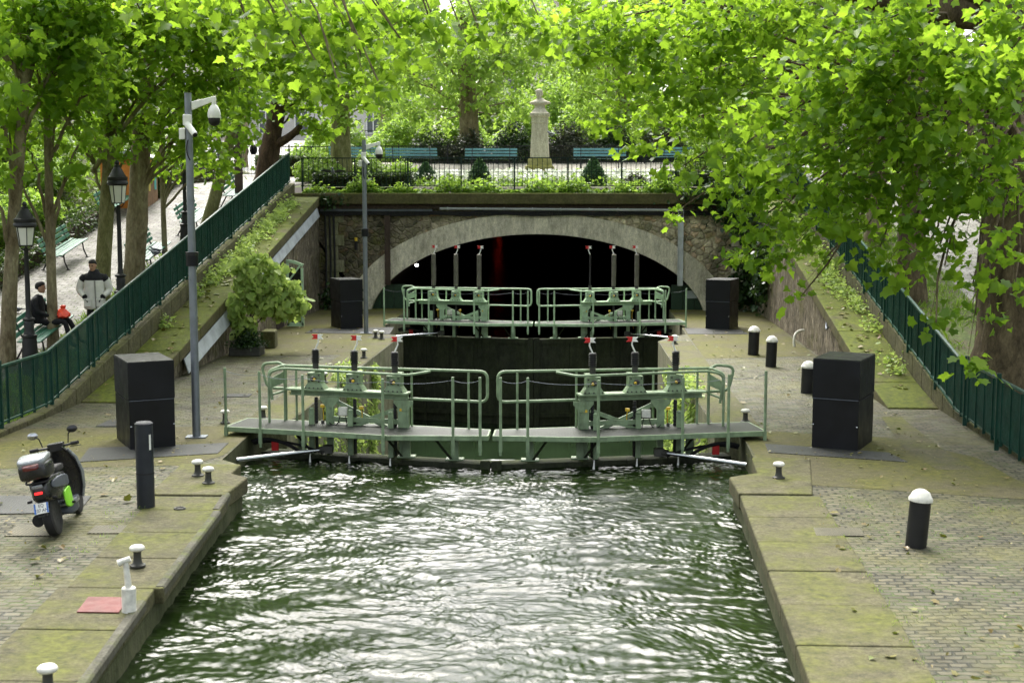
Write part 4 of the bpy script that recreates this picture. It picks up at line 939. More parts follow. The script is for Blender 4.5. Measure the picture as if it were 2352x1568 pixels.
for x0, x1, lab in ((-5.75, -4.45, 'dark green hoarding closing the left side of the arch'), (4.55, 5.75, 'dark green hoarding closing the right side of the arch')):
    mb = MB((x0, 47.3, 0)); k = 3
    for i in range(k): mb.box((x0 + (x1 - x0) * (i + .5) / k, 47.3, .42), ((x1 - x0) / k - .01, .04, .84))
    o = mb.build('hoarding', plain('hoarding_green', (.012, .035, .016), .5), smooth=0, bevel=.005); o.location = (x0, 47.3, 0); tag(o, lab, 'hoarding', 'hoardings in the tunnel mouth')
o = MB((5.25, 47.25, .5)).box((5.25, 47.262, .52), (.34, .02, .26)).build('notice', M['zinc'], smooth=0); o.location = (5.25, 47.25, .5); tag(o, 'small grey notice on the right green hoarding', 'notice')
def lampm(name, c, s):
    t = NT(name); t.b.inputs['Emission Color'].default_value = (*c, 1); t.b.inputs['Emission Strength'].default_value = s; t.b.inputs['Base Color'].default_value = (*c, 1); return t.m
r = thing('tunnel_lamp', 'small lit white lamp under left side of the arch', 'lamp', (-4.15, 47.75, 1.46))
MB().lathe([(.0, -.05), (.045, -.03), (.055, 0), (.045, .03), (.0, .05)], n=14).build('bulb', lampm('lamp_on', (1, .95, .85), 14), r, smooth=1)
MB().tube([(-.45, .1, .12), (-.05, 0, .03)], .015, 6).build('bracket', M['iron'], r)
r = thing('signal_lamp', 'red signal lamp deep in the tunnel whose glow lies on the water', 'signal lamp', (-11.4, 222, 1.75))
MB().lathe([(.0, -.20), (.17, -.12), (.2, 0), (.17, .12), (.0, .2)], n=14).build('lens', lampm('red_on', (1, .05, .015), 1.4), r, smooth=1)
MB().tube([(0, 0, .15), (0, 0, .9)], .03, 6).build('bracket', M['iron'], r)
mb = MB((-6.1, 46.9, 2.0)); mb.tube([(-6.1, 46.85, 2.02), (-6.1, 46.85, 2.32)], .055, 10); r = thing('beacon', 'thin black wall beacon with amber tip behind the far mast', 'beacon', (-6.1, 46.9, 2.0))
mb.build('body', M['iron'], r); MB((-6.1, 46.9, 2.0)).tube([(-6.1, 46.85, 2.32), (-6.1, 46.85, 2.44)], .05, 10).build('tip', M['yellow'], r)
# ring handle on the right wall
o = MB((7.3, 33.0, .9)).tube(bez((7.34, 32.7, 1.15), (7.2, 33.0, .5), (7.34, 33.3, 1.15), 12), .025, 8).build('wall_hook', M['steel'], smooth=1); o.location = (7.3, 33.0, .9); tag(o, 'grey hoop handle fixed on the right retaining wall', 'handle')
o = MB((7.1, 36.6, .0)).tube(bez((7.32, 36.6, .42), (7.0, 36.5, .45), (7.05, 36.4, .02), 10), .035, 8).build('pipe', M['whitedirty'], smooth=1); o.location = (7.1, 36.6, 0); tag(o, 'short bent white pipe at the foot of the right wall', 'pipe')

# ------------------------------------------------------------------ the scooter
M['silver'] = plain('silver_plastic', (.27, .285, .30), .28, .35, .1, 6, spec=.6)
M['black_gloss'] = plain('black_plastic', (.012, .012, .014), .3, 0, .3, 6, spec=.6)
M['lime'] = plain('lime_panel', (.22, .58, .03), .4, 0, .08, 6)
def rrect(cx, cz, w, h, r=.3, n=4):                       # rounded rectangle ring in x,z
    pts = []
    for qx, qz, a0 in ((1, 1, 0), (-1, 1, 90), (-1, -1, 180), (1, -1, 270)):
        for i in range(n):
            a = math.radians(a0 + 90 * i / (n - 1)); rr = r * min(w, h) / 2
            pts.append((cx + qx * (w / 2 - rr) + rr * math.cos(a), cz + qz * (h / 2 - rr) + rr * math.sin(a)))
    return pts
def sections(lst, r=.5):                                  # (y, cx, cz, w, h)
    return [[Vector((x, y, z)) for x, z in rrect(cx, cz, w_, h_, r)] for y, cx, cz, w_, h_ in lst]
def wheel(parent, y, R, wd):
    ax = Matrix.Rotation(PI / 2, 3, 'Y')
    pr = [(R * .62, -wd * .42), (R * .80, -wd * .5), (R * .95, -wd * .38), (R, -wd * .12), (R, wd * .12), (R * .95, wd * .38), (R * .80, wd * .5), (R * .62, wd * .42)]
    wh = MB().lathe(pr, (0, y, R), 28, ax).build('wheel', M['rubber'], parent, smooth=.8)
    mb = MB().lathe([(.02, -wd * .3), (R * .25, -wd * .3), (R * .3, -wd * .15), (R * .58, -wd * .2), (R * .63, -wd * .36), (R * .63, wd * .36), (R * .58, wd * .2), (R * .3, wd * .15), (R * .25, wd * .3), (.02, wd * .3)], (0, y, R), 24, ax)
    mb.build('rim', M['greysteel'], wh, smooth=.6); return wh
sp = G(131, 1231)
r = thing('scooter', 'black and silver scooter with top box leaning on left quay, lime side panel', 'scooter', (sp.x, sp.y, .01), math.radians(4)); r.rotation_euler = (0, math.radians(-11), math.radians(7)); r.scale = (.80, .88, .9)
wheel(r, .0, .275, .16); wheel(r, 1.30, .26, .12)
MB().loft(sections([(-.36, 0, .66, .20, .18), (-.24, 0, .66, .30, .30), (.0, 0, .66, .34, .34), (.3, 0, .62, .36, .42), (.62, 0, .56, .32, .42), (.74, 0, .52, .22, .32)])).build('body', M['black_gloss'], r, smooth=.9, sub=1)
for s in (-1, 1):
    MB().loft(sections([(-.22, s * .155, .72, .05, .10), (.1, s * .175, .70, .05, .15), (.45, s * .18, .66, .05, .18), (.66, s * .15, .62, .04, .1)])).build('side_panel', M['greysteel'], r, smooth=.9, sub=1)
    MB().loft(sections([(.18, s * .175, .43, .04, .22), (.40, s * .19, .42, .04, .30), (.58, s * .175, .42, .04, .26)])).build('lower_panel', M['lime'], r, smooth=.9, sub=1)
    MB().tube([(s * .17, .45, .33), (s * .25, .42, .33)], .018, 8).build('footrest', M['iron'], r)
MB().loft(sections([(.02, 0, .845, .30, .07), (.3, 0, .85, .34, .10), (.6, 0, .83, .30, .10), (.78, 0, .79, .18, .06)])).build('seat', M['rubber'], r, smooth=.9, sub=1)
MB().loft(sections([(.45, 0, .31, .30, .07), (.8, 0, .29, .36, .07), (1.02, 0, .31, .40, .10)], .4)).build('floorboard', M['silver'], r, smooth=.9, sub=1)
MB().loft(sections([(.55, 0, .20, .26, .14), (.9, 0, .20, .30, .14), (1.05, 0, .24, .26, .16)], .4)).build('belly', M['greysteel'], r, smooth=.9, sub=1)
mb = MB(); rings = []                                     # leg shield: a curved panel leaning back
for z, hw, y, t in ((.30, .20, 1.02, .05), (.45, .25, 1.04, .05), (.65, .27, 1.03, .06), (.85, .24, .98, .07), (1.0, .16, .93, .07), (1.06, .10, .91, .06)):
    rings.append([Vector((hw * math.sin(a), y + .10 * math.cos(a) - (.0 if k < 7 else t), z)) for k, a in enumerate([-PI / 2 + PI * i / 6 for i in range(7)] + [PI / 2 - PI * i / 6 for i in range(7)])])
mb.loft(rings); ls = mb.build('leg_shield', M['black_gloss'], r, smooth=.9)
mb = MB()
for s in (-1, 1): mb.tube([(s * .205, 1.03, .28), (s * .262, 1.03, .45), (s * .283, 1.02, .65), (s * .252, .97, .85), (s * .17, .92, 1.0)], [.02, .026, .03, .028, .02], 8)
mb.build('shield_trim', M['silver'], ls)
MB().loft(sections([(1.10, 0, .62, .30, .5), (1.2, 0, .66, .34, .5), (1.28, 0, .70, .22, .36)], .6)).build('front_cowl', M['silver'], r, smooth=.9, sub=1)
MB().loft(sections([(1.02, 0, .5, .10, .04), (1.2, 0, .56, .15, .05), (1.4, 0, .54, .14, .05), (1.52, 0, .46, .10, .04)], .5)).build('front_mudguard', M['black_gloss'], r, smooth=.9, sub=1)
mb = MB();
for s in (-1, 1): mb.tube([(s * .08, 1.12, .6), (s * .08, 1.30, .27)], .025, 8)
mb.build('fork', M['iron'], r)
mb = MB(); mb.tube(rounded([(-.36, .84, 1.07), (-.12, .93, 1.05), (.12, .93, 1.05), (.36, .84, 1.07)], .06), .018, 8); mb.box((0, .95, 1.05), (.24, .13, .11))
hb = mb.build('handlebar', M['black_gloss'], r, smooth=.8, bevel=.01)
for s in (-1, 1):
    MB().tube([(s * .38, .83, 1.07), (s * .26, .88, 1.065)], .026, 10).build('grip', M['rubber'], hb)
    mb = MB(); mb.tube([(s * .20, .93, 1.08), (s * .23, .94, 1.20), (s * .27, .93, 1.24)], .010, 6); k = mb.build('mirror_stem', M['iron'], hb)
    mb = MB(); mb.lathe([(.0, -.018), (.06, -.014), (.085, .0), (.06, .014), (.0, .018)], (s * .31, .92, 1.26), 16, Matrix.Rotation(PI / 2, 3, 'X') @ Matrix.Diagonal((1, .6, 1))); mb.build('mirror', M['chrome'] if s < 0 else M['black_gloss'], hb, smooth=1)
    MB().tube([(s * .24, .86, 1.03), (s * .40, .90, 1.02)], .008, 6).build('brake_lever', M['iron'], hb)
mb = MB(); mb.loft(sections([(-.46, 0, .97, .34, .16), (-.42, 0, .96, .42, .22), (-.2, 0, .95, .46, .24), (.02, 0, .95, .42, .22), (.06, 0, .95, .34, .16)], .5)); tb = mb.build('top_box', M['black_gloss'], r, smooth=.9, sub=1)
mb = MB(); mb.loft(sections([(-.44, 0, 1.07, .36, .06), (-.38, 0, 1.09, .43, .10), (-.18, 0, 1.115, .44, .12), (.0, 0, 1.10, .40, .10), (.06, 0, 1.07, .3, .05)], .8)); mb.build('box_lid', M['silver'], tb, smooth=.9, sub=1)
MB().loft(sections([(-.475, 0, 1.02, .20, .05), (-.44, 0, 1.03, .26, .075), (-.40, 0, 1.04, .26, .07)], .8)).build('reflector', plain('dark_red_lens', (.10, .008, .008), .2, 0, .2, 8, spec=.7), tb, smooth=.9)
mb = MB(); mb.tube(rounded([(-.16, .1, .80), (-.19, -.2, .82), (-.16, -.34, .80), (.16, -.34, .80), (.19, -.2, .82), (.16, .1, .80)], .08), .014, 8); mb.build('grab_rail', M['iron'], r)
MB().box((0, -.365, .665), (.12, .02, .035)).build('tail_light', lampm('tail_lens', (.75, .02, .02), .6), r, smooth=0, bevel=.008)
MB().box((0, -.345, .75), (.15, .03, .045)).build('light_strip', M['silver'], r, smooth=0, bevel=.01)
mb = MB(); mb.bar((0, -.26, .56), (0, -.40, .36), .14, .02, up=(0, 1, .4)); mb.build('plate_bracket', M['black_gloss'], r, smooth=0)
pm = Matrix.Rotation(math.radians(-22), 3, 'X'); pc = Vector((0, -.395, .47))
pl = MB().box(pc, (.21, .008, .14), m=pm).build('number_plate', M['white'], r, smooth=0, bevel=.004)
mb = MB()
for s in (-1, 1): mb.box(pc + pm @ Vector((s * .092, -.0055, 0)), (.024, .003, .136), m=pm)
mb.build('blue_band', plain('plate_blue', (.05, .16, .50), .5), pl, smooth=0)
def text(s, loc, rot, size, mat, parent, name='lettering'):
    cu = bpy.data.curves.new(name, 'FONT'); cu.body = s; cu.size = size; cu.align_x = 'CENTER'; cu.align_y = 'CENTER'; cu.extrude = .0008
    cu.materials.append(mat); q = bpy.data.objects.new(name, cu); C.objects.link(q); q.location = loc; q.rotation_euler = rot
    bpy.context.view_layer.update(); me = bpy.data.meshes.new_from_object(q.evaluated_get(bpy.context.evaluated_depsgraph_get())); bpy.data.objects.remove(q)
    q = bpy.data.objects.new(name, me); C.objects.link(q); q.location = loc; q.rotation_euler = rot; q.parent = parent; return q
for s, dz in (('EQ', .034), ('237 AN', -.030)):
    text(s, pc + pm @ Vector((0, -.006, dz)), (math.radians(90 - 22), 0, 0), .062, M['iron'], pl)
MB().tube([(-.17, -.16, .27), (-.17, .2, .30)], .085, 14).build('motor_housing', M['rubber'], r, smooth=.6)
MB().tube([(-.13, .55, .25), (-.27, .62, .0)], .014, 6).build('side_stand', M['iron'], r)
for s in (-1, 1): MB().tube([(s * .15, -.25, .56), (s * .22, -.27, .56)], .022, 8).build('indicator', M['iron'], r)
mb = MB(); mb.loft(sections([(-.33, 0, .40, .08, .02), (-.2, 0, .55, .18, .03), (.05, 0, .59, .20, .03)], .5)); mb.build('rear_mudguard', M['black_gloss'], r, smooth=.9)

# ------------------------------------------------------------------ people
def skin(name, verts, edges, mat, parent=None, root='hip', sub=2):
    me = bpy.data.meshes.new(name); bm = bmesh.new(); L = bm.verts.layers.skin.verify(); ix = {}
    for k, (p, rr) in verts.items():
        v = bm.verts.new(p); rr = rr if isinstance(rr, tuple) else (rr, rr); v[L].radius = rr; v[L].use_root = (k == root); ix[k] = v
    for a, b in edges: bm.edges.new((ix[a], ix[b]))
    bm.to_mesh(me); bm.free(); me.materials.append(mat)
    o = bpy.data.objects.new(name, me); C.objects.link(o)
    s = o.modifiers.new('skin', 'SKIN'); s.use_smooth_shade = True; s.branch_smoothing = .4
    q = o.modifiers.new('sub', 'SUBSURF'); q.levels = sub; q.render_levels = sub
    if parent is not None: o.parent = parent
    return o
M['skin_'] = plain('skin', (.42, .24, .16), .5, 0, .06, 20)
M['hair'] = plain('dark_hair', (.010, .008, .007), .6, 0, .3, 30)
M['blackcloth'] = plain('black_cloth', (.007, .007, .009), .85, 0, .4, 12, bump=.3)
M['greycoat'] = plain('grey_parka', (.58, .57, .52), .85, 0, .12, 7, bump=.4)
M['shoe'] = plain('shoe', (.03, .03, .035), .6)
def head(o, c, face, tag_=''):                            # skull, jaw, nose, ears, eyes on a body object; c = centre of the head, face = unit vector
    f = Vector(face).normalized(); sx = Vector((f.y, -f.x, 0)).normalized(); up = sx.cross(f)
    m3 = Matrix((sx, f, up)).transposed(); c = Vector(c)
    mb = MB(); rings = []
    for z, w_, d0, d1 in ((-.115, .028, -.01, .075), (-.10, .05, -.04, .09), (-.06, .066, -.07, .095), (-.02, .073, -.088, .093), (.03, .077, -.098, .092), (.07, .074, -.09, .08), (.10, .055, -.065, .05), (.117, .02, -.02, .015)):
        rings.append([c + m3 @ Vector((w_ * math.cos(a), (d0 + d1) / 2 + (d1 - d0) / 2 * math.sin(a), z)) for a in [2 * PI * i / 14 for i in range(14)]])
    mb.loft(rings); h = mb.build('head', M['skin_'], o, smooth=1.5, sub=1)
    mb = MB(); mb.loft([[c + m3 @ Vector(p) for p in ((-.008, .09, .015), (.008, .09, .015), (.006, .075, .02), (-.006, .075, .02))], [c + m3 @ Vector(p) for p in ((-.017, .112, -.03), (.017, .112, -.03), (.015, .08, -.035), (-.015, .08, -.035))]])
    for s in (-1, 1): mb.lathe([(.0, -.01), (.022, -.006), (.026, .004), (.0, .012)], c + m3 @ Vector((s * .078, -.005, -.01)), 10, m3 @ Matrix.Rotation(PI / 2, 3, 'Y'))
    mb.build('nose', M['skin_'], h, smooth=1)
    mb = MB()
    for s in (-1, 1): mb.box(c + m3 @ Vector((s * .032, .088, .012)), (.026, .012, .010), m=m3); mb.box(c + m3 @ Vector((s * .033, .09, .032)), (.036, .012, .007), m=m3)
    mb.box(c + m3 @ Vector((0, .092, -.058)), (.045, .010, .009), m=m3)
    mb.build('eyes', M['hair'], h, smooth=0)
    return h, m3
def hair(o, c, m3, full=1.0, low=-.03):
    c = Vector(c); rings = []
    for z, w_, d0, d1 in ((low, .080 * full, -.103 * full, .0), (.02, .086 * full, -.112 * full, .03), (.055, .086 * full, -.11 * full, .085), (.09, .076 * full, -.095 * full, .085), (.12, .055 * full, -.06, .055), (.137, .02, -.02, .02)):
        rings.append([c + m3 @ Vector((w_ * math.cos(a), (d0 + d1) / 2 + (d1 - d0) / 2 * math.sin(a), z)) for a in [2 * PI * i / 14 for i in range(14)]])
    return MB().loft(rings).build('hair', M['hair'], o, smooth=1.5, sub=1)
def fingers(d, pfx, wrist, fwd, side, sz=1.0):
    """adds palm and five finger chains to a skin dictionary"""
    v, e = d; W_ = Vector(wrist); F = Vector(fwd).normalized(); S_ = Vector(side).normalized(); N = F.cross(S_)
    v[pfx + 'palm'] = (W_ + F * .05, (.030, .016)); e.append((pfx + 'wr', pfx + 'palm'))
    for i, (off, ln) in enumerate(((-.028, .060), (-.010, .072), (.010, .068), (.027, .052))):
        a, b, c_ = W_ + F * .085 + S_ * off, W_ + F * (.085 + ln * .5) + S_ * off * 1.05 - N * .010, W_ + F * (.085 + ln * .85) + S_ * off * 1.05 - N * .028
        v[pfx + 'k%d' % i] = (a, .009); v[pfx + 'm%d' % i] = (b, .008); v[pfx + 't%d' % i] = (c_, .007)
        e += [(pfx + 'palm', pfx + 'k%d' % i), (pfx + 'k%d' % i, pfx + 'm%d' % i), (pfx + 'm%d' % i, pfx + 't%d' % i)]
    v[pfx + 'th0'] = (W_ + F * .045 - S_ * .036, .010); v[pfx + 'th1'] = (W_ + F * .085 - S_ * .050 - N * .012, .008); e += [(pfx + 'palm', pfx + 'th0'), (pfx + 'th0', pfx + 'th1')]
def fuse(name, objs, parent):                             # several shapes become one mesh, modifiers applied
    bpy.context.view_layer.update(); dg = bpy.context.evaluated_depsgraph_get(); bm = bmesh.new(); mats = []
    for q in objs:
        me = bpy.data.meshes.new_from_object(q.evaluated_get(dg)); k = len(bm.faces); bm.from_mesh(me); m_ = q.data.materials[0]
        if m_ not in mats: mats.append(m_)
        bm.faces.ensure_lookup_table()
        for f_ in bm.faces[k:]: f_.material_index = mats.index(m_); f_.smooth = True
    me = bpy.data.meshes.new(name); bm.to_mesh(me); bm.free()
    for m_ in mats: me.materials.append(m_)
    for q in reversed(objs): bpy.data.objects.remove(q)
    o = bpy.data.objects.new(name, me); C.objects.link(o); o.parent = parent; return o
# standing man, facing the camera and looking down to his right
mp = at(218, 700, 29.4); mz = ramp(29.4) + .012
r = thing('person', 'person with short dark hair standing in grey parka with black yoke', 'person', (mp.x, mp.y, mz), math.radians(12))
v = {'hip': ((0, 0, .93), (.15, .11)), 'waist': ((0, 0, 1.08), (.15, .11)), 'chest': ((0, .0, 1.28), (.17, .12)), 'neck0': ((0, 0, 1.46), (.075, .07)), 'neck': ((0, -.02, 1.54), (.055, .055)),
     'shL': ((-.19, 0, 1.42), .068), 'elL': ((-.29, .02, 1.14), .050), 'L_wr': ((-.20, -.12, .98), .034), 'shR': ((.19, 0, 1.42), .068), 'elR': ((.30, .02, 1.14), .050), 'R_wr': ((.19, -.13, .98), .034),
     'hL': ((-.09, 0, .86), .095), 'knL': ((-.11, -.01, .48), .062), 'anL': ((-.12, .02, .09), .042), 'toL': ((-.13, -.14, .035), .038), 'hR': ((.09, 0, .86), .095), 'knR': ((.10, -.02, .48), .062), 'anR': ((.11, .0, .09), .042), 'toR': ((.13, -.16, .035), .038)}
e = [('hip', 'waist'), ('waist', 'chest'), ('chest', 'neck0'), ('neck0', 'neck'), ('neck0', 'shL'), ('shL', 'elL'), ('elL', 'L_wr'), ('neck0', 'shR'), ('shR', 'elR'), ('elR', 'R_wr'), ('hip', 'hL'), ('hL', 'knL'), ('knL', 'anL'), ('anL', 'toL'), ('hip', 'hR'), ('hR', 'knR'), ('knR', 'anR'), ('anR', 'toR')]
fingers((v, e), 'L_', (-.20, -.12, .98), (.55, -.3, -.5), (.3, .9, .0)); fingers((v, e), 'R_', (.19, -.13, .98), (-.55, -.3, -.5), (.3, -.9, .0))
body = skin('body', v, e, M['blackcloth'], r)
hc = Vector((-.015, -.055, 1.655)); hd, m3 = head(r, hc, (-.28, -1, -.30)); fuse('body', [body, hd] + list(hd.children), r); hair(r, hc, m3, 1.0, .0)
def ell(z, w_, d, cx=0, cy=0, n=18): return [Vector((cx + w_ * math.cos(2 * PI * i / n), cy + d * math.sin(2 * PI * i / n), z)) for i in range(n)]
ct_ = MB().loft([ell(.70, .235, .17), ell(.76, .235, .17), ell(.92, .225, .165), ell(1.06, .215, .155), ell(1.20, .225, .155), ell(1.335, .235, .15), ell(1.345, .225, .14)]).build('coat', M['greycoat'], r, smooth=1.5, sub=1)
MB().loft([ell(1.325, .243, .158), ell(1.36, .245, .158), ell(1.42, .225, .14), ell(1.47, .16, .115), ell(1.52, .105, .095, 0, .0), ell(1.565, .098, .09, 0, .015), ell(1.57, .07, .06)]).build('yoke', M['blackcloth'], ct_, smooth=1.5, sub=1)
for s in (-1, 1):
    a, b, c_ = Vector((s * .205, 0, 1.40)), Vector((s * .305, .02, 1.13)), Vector((s * .20, -.13, 1.0))
    MB().tube(bez(a, a * .3 + b * .7 + Vector((s * .03, 0, .05)), b, 6)[:-1] + bez(b, b + Vector((s * -.0, -.03, -.05)), c_, 6), [.075, .085, .083, .08, .078, .077, .074, .07, .064, .058, .055], 12).build('sleeve', M['greycoat'], ct_, smooth=1.5)
    MB().tube([a + Vector((-s * .02, 0, .04)), a + Vector((s * .02, 0, -.04)), a * .75 + b * .25 + Vector((s * .012, 0, 0))], [.07, .09, .088], 12).build('shoulder_patch', M['blackcloth'], ct_, smooth=1.5)
    MB().tube([c_, c_ + Vector((-s * .03, -.02, -.03))], [.058, .05], 10).build('cuff', M['blackcloth'], ct_, smooth=1.5)
    mb = MB().box((s * .13, -.165, .86), (.15, .03, .17)); mb.box((s * .13, -.18, .93), (.16, .02, .05)); mb.build('pocket', M['greycoat'], ct_, smooth=0, bevel=.012)
MB().bar((.03, -.158, 1.33), (.05, -.172, .72), .035, .012).build('placket', plain('coat_flap', (.24, .235, .21), .85), ct_, smooth=0)
for s in (-1, 1): MB().loft(sections([(-.20, s * .125, .03, .06, .05), (-.1, s * .12, .045, .09, .08), (.05, s * .115, .05, .08, .10)], .6)).build('shoe', M['shoe'], r, smooth=1, sub=1)

# benches
def bench(name, label, loc, rz, mat, group, tilt=0.0, L=2.0):
    r = thing(name, label, 'bench', loc, rz, group); r.rotation_euler = (0, -tilt, rz)
    mb = MB()
    for y in (-.26, -.16, -.06, .04, .14): mb.box((0, y, .43 + .02 * (abs(y + .06) > .15)), (L, .085, .03))
    mb.build('seat', M[mat], r, smooth=0, bevel=.006)
    mb = MB(); R_ = Matrix.Rotation(math.radians(-18), 3, 'X')
    for i in range(3): mb.box(Vector((0, .20, .52)) + R_ @ Vector((0, 0, .05 + i * .128)), (L, .028, .088), m=R_)
    mb.build('backrest', M[mat], r, smooth=0, bevel=.006)
    for x in (-L * .36, L * .36):
        mb = MB(); mb.tube(rounded([(x, -.33, 0), (x, -.25, .22), (x, -.24, .41), (x, .12, .41), (x, .20, .52), (x, .32, .90)], .06), .02, 8); mb.tube(bez((x, .10, .41), (x, .18, .25), (x, .34, 0), 6), .02, 8); mb.box((x, -.33, .008), (.06, .10, .016)); mb.box((x, .34, .008), (.06, .10, .016))
        mb.build('leg', M['iron'], r, smooth=.7)
    return r
gpB = 'green slatted benches along left walkway'
tl = math.atan(.188)
LB = [((-9.88, 28.9), 'green bench with a person seated, behind the lamp post'), ((-12.15, 36.3), 'empty green bench by the hedge beyond the thin trunk'), ((-12.75, 42.3), 'green bench partly hidden behind mottled trunk and lamp'),
      ((-9.75, 35.9), 'green bench with two pigeons behind the fence'), ((-9.75, 40.3), 'green bench behind camera mast and leaning trunk'), ((-9.5, 44.2), 'green bench beside the brown column at top of slope')]
bb = None
for (x, y), lab in LB:
    if bb is None: bb = bench('park_bench', lab, (x, y, ramp(y) + .012), PI / 2, 'bench', gpB, tl)
    else: q = dup(bb, (x, y, ramp(y) + .012), 0, lab); q.rotation_euler = (0, -tl, PI / 2)
GB = [(-7.9, 58.2, .55, 'low teal bench at the far left of the garden, mostly hidden by shrubs'), (-5.45, 57.6, .25, 'teal bench seen behind the far camera mast'), (-2.2, 57.4, 0.0, 'teal bench directly left of the stone bust monument'), (2.25, 57.4, -.04, 'teal bench directly right of the stone bust monument'), (5.6, 57.9, -.3, 'teal bench at right of the garden behind hanging leaves')]
bb = None
for x, y, a, lab in GB:
    z = 4.34 + (y - 52.6) * .104
    if bb is None: bb = bench('garden_bench', lab, (x, y, z), a, 'benchblue', 'teal benches in the garden above the tunnel', 0, 2.15)
    else: dup(bb, (x, y, z), a, lab)
# seated person in black, in profile, with a red bag on the lap
sy = 28.95; sx = -9.86; sz = ramp(28.95) + .02
r = thing('person', 'person in black seated on the bench, dark hair, seen in profile', 'person', (sx, sy, sz), 0)
v = {'hip': ((-.12, 0, .53), (.14, .13)), 'waist': ((-.19, 0, .70), (.13, .14)), 'chest': ((-.21, 0, .90), (.13, .16)), 'neck0': ((-.17, 0, 1.07), .07), 'neck': ((-.14, 0, 1.15), .055),
     'shL': ((-.18, .18, 1.03), .062), 'elL': ((-.08, .24, .78), .048), 'L_wr': ((.16, .12, .68), .032), 'shR': ((-.18, -.18, 1.03), .062), 'elR': ((-.08, -.24, .78), .048), 'R_wr': ((.16, -.12, .68), .032),
     'hL': ((-.02, .10, .54), .092), 'knL': ((.44, .11, .60), .064), 'anL': ((.66, .10, .16), .044), 'toL': ((.83, .10, .10), .038), 'hR': ((-.02, -.10, .54), .092), 'knR': ((.44, -.12, .58), .064), 'anR': ((.56, -.12, .10), .044), 'toR': ((.72, -.13, .04), .038)}
e = [('hip', 'waist'), ('waist', 'chest'), ('chest', 'neck0'), ('neck0', 'neck'), ('neck0', 'shL'), ('shL', 'elL'), ('elL', 'L_wr'), ('neck0', 'shR'), ('shR', 'elR'), ('elR', 'R_wr'), ('hip', 'hL'), ('hL', 'knL'), ('knL', 'anL'), ('anL', 'toL'), ('hip', 'hR'), ('hR', 'knR'), ('knR', 'anR'), ('anR', 'toR')]
fingers((v, e), 'L_', (.16, .12, .68), (1, -.25, -.1), (0, 1, 0)); fingers((v, e), 'R_', (.16, -.12, .68), (1, .25, -.1), (0, -1, 0))
body = skin('body', v, e, M['blackcloth'], r)
hc = Vector((-.10, 0, 1.285)); hd, m3 = head(r, hc, (1, .12, -.12)); fuse('body', [body, hd] + list(hd.children), r); hair(r, hc, m3, 1.12, -.06)
MB().loft([[Vector((-.13 + .155 * math.cos(a), .19 * math.sin(a), .50)) for a in [2 * PI * i / 16 for i in range(16)]]] + [[Vector((cx + wx * math.cos(a), wy * math.sin(a), z)) for a in [2 * PI * i / 16 for i in range(16)]] for z, cx, wx, wy in ((.62, -.17, .16, .185), (.80, -.20, .155, .19), (.95, -.20, .15, .205), (1.04, -.18, .12, .19), (1.10, -.16, .09, .10), (1.13, -.15, .07, .07))]).build('jacket', M['blackcloth'], r, smooth=1.5, sub=1)
bgm = plain('red_bag', (.80, .07, .03), .35, 0, .12, 9, spec=.5)
mb = MB(); rr = random.Random(4); rings = []
for z, a_, b_ in ((.64, .10, .10), (.68, .16, .13), (.74, .15, .12), (.80, .09, .08), (.85, .035, .03), (.90, .06, .05)):
    rings.append([Vector((.36 + (a_ + rr.uniform(-.02, .02)) * math.cos(2 * PI * i / 14), (b_ + rr.uniform(-.02, .02)) * math.sin(2 * PI * i / 14), z + rr.uniform(-.015, .015))) for i in range(14)])
mb.loft(rings); o = mb.build('plastic_bag', bgm, smooth=.5); o.location = (sx, sy, sz); tag(o, 'crumpled red plastic bag on the seated person\'s lap', 'bag')

# ------------------------------------------------------------------ street lamps, column
def street_lamp(label, loc, h=3.4):
    r = thing('street_lamp', label, 'street lamp', loc, 0, 'black lantern posts on left walkway')
    MB().lathe([(.19, -.2), (.19, 0), (.17, .03), (.16, .35), (.135, .78), (.15, .80), (.15, .84), (.11, .86), (.09, .95), (.10, 1.08), (.085, 1.12), (.12, 1.14), (.12, 1.17), (.07, 1.20), (.052, 1.30), (.05, 1.8), (.042, h - .95), (.05, h - .93), (.03, h - .9)], n=18).build('post', M['iron'], r, smooth=.6)
    zb = h - .86
    mb = MB()
    for a in range(4): mb.tube(bez((0, 0, zb - .10), (.11 * math.cos(a * PI / 2 + .3), .11 * math.sin(a * PI / 2 + .3), zb - .08), (.12 * math.cos(a * PI / 2 + .3), .12 * math.sin(a * PI / 2 + .3), zb), 5), .01, 5)
    q = [Vector((.135 * math.cos(i * PI / 3), .135 * math.sin(i * PI / 3), zb)) for i in range(6)]; t = [Vector((.185 * math.cos(i * PI / 3), .185 * math.sin(i * PI / 3), zb + .36)) for i in range(6)]
    for i in range(6): mb.bar(q[i], t[i], .016, .016); mb.bar(q[i], q[(i + 1) % 6], .02, .02); mb.bar(t[i], t[(i + 1) % 6], .02, .02)
    ln = mb.build('lantern', M['iron'], r, smooth=0)
    MB().loft([[p * 1.0 - Vector((0, 0, 0)) for p in q], t]).build('glass', M['glass'], ln, smooth=0)
    MB().lathe([(.20, zb + .36), (.225, zb + .38), (.225, zb + .42), (.205, zb + .45), (.215, zb + .47), (.215, zb + .52), (.18, zb + .54), (.10, zb + .68), (.065, zb + .72), (.07, zb + .75), (.04, zb + .77), (.05, zb + .81), (.03, zb + .85), (.0, zb + .86)], n=18).build('hood', M['iron'], ln, smooth=.6)
    return r
l1 = street_lamp('lantern post nearest at left, beside the bench with seated person', (-9.5, 27.1, ramp(27.1)), 3.48)
dup(l1, (-8.62, 30.1, ramp(30.1) + .02), .3, 'lantern post just right of the standing person', (1, 1, 1.08)); dup(l1, (-9.2, 37.3, ramp(37.3)), .1, 'lantern post farther up the slope with its head hidden in leaves')
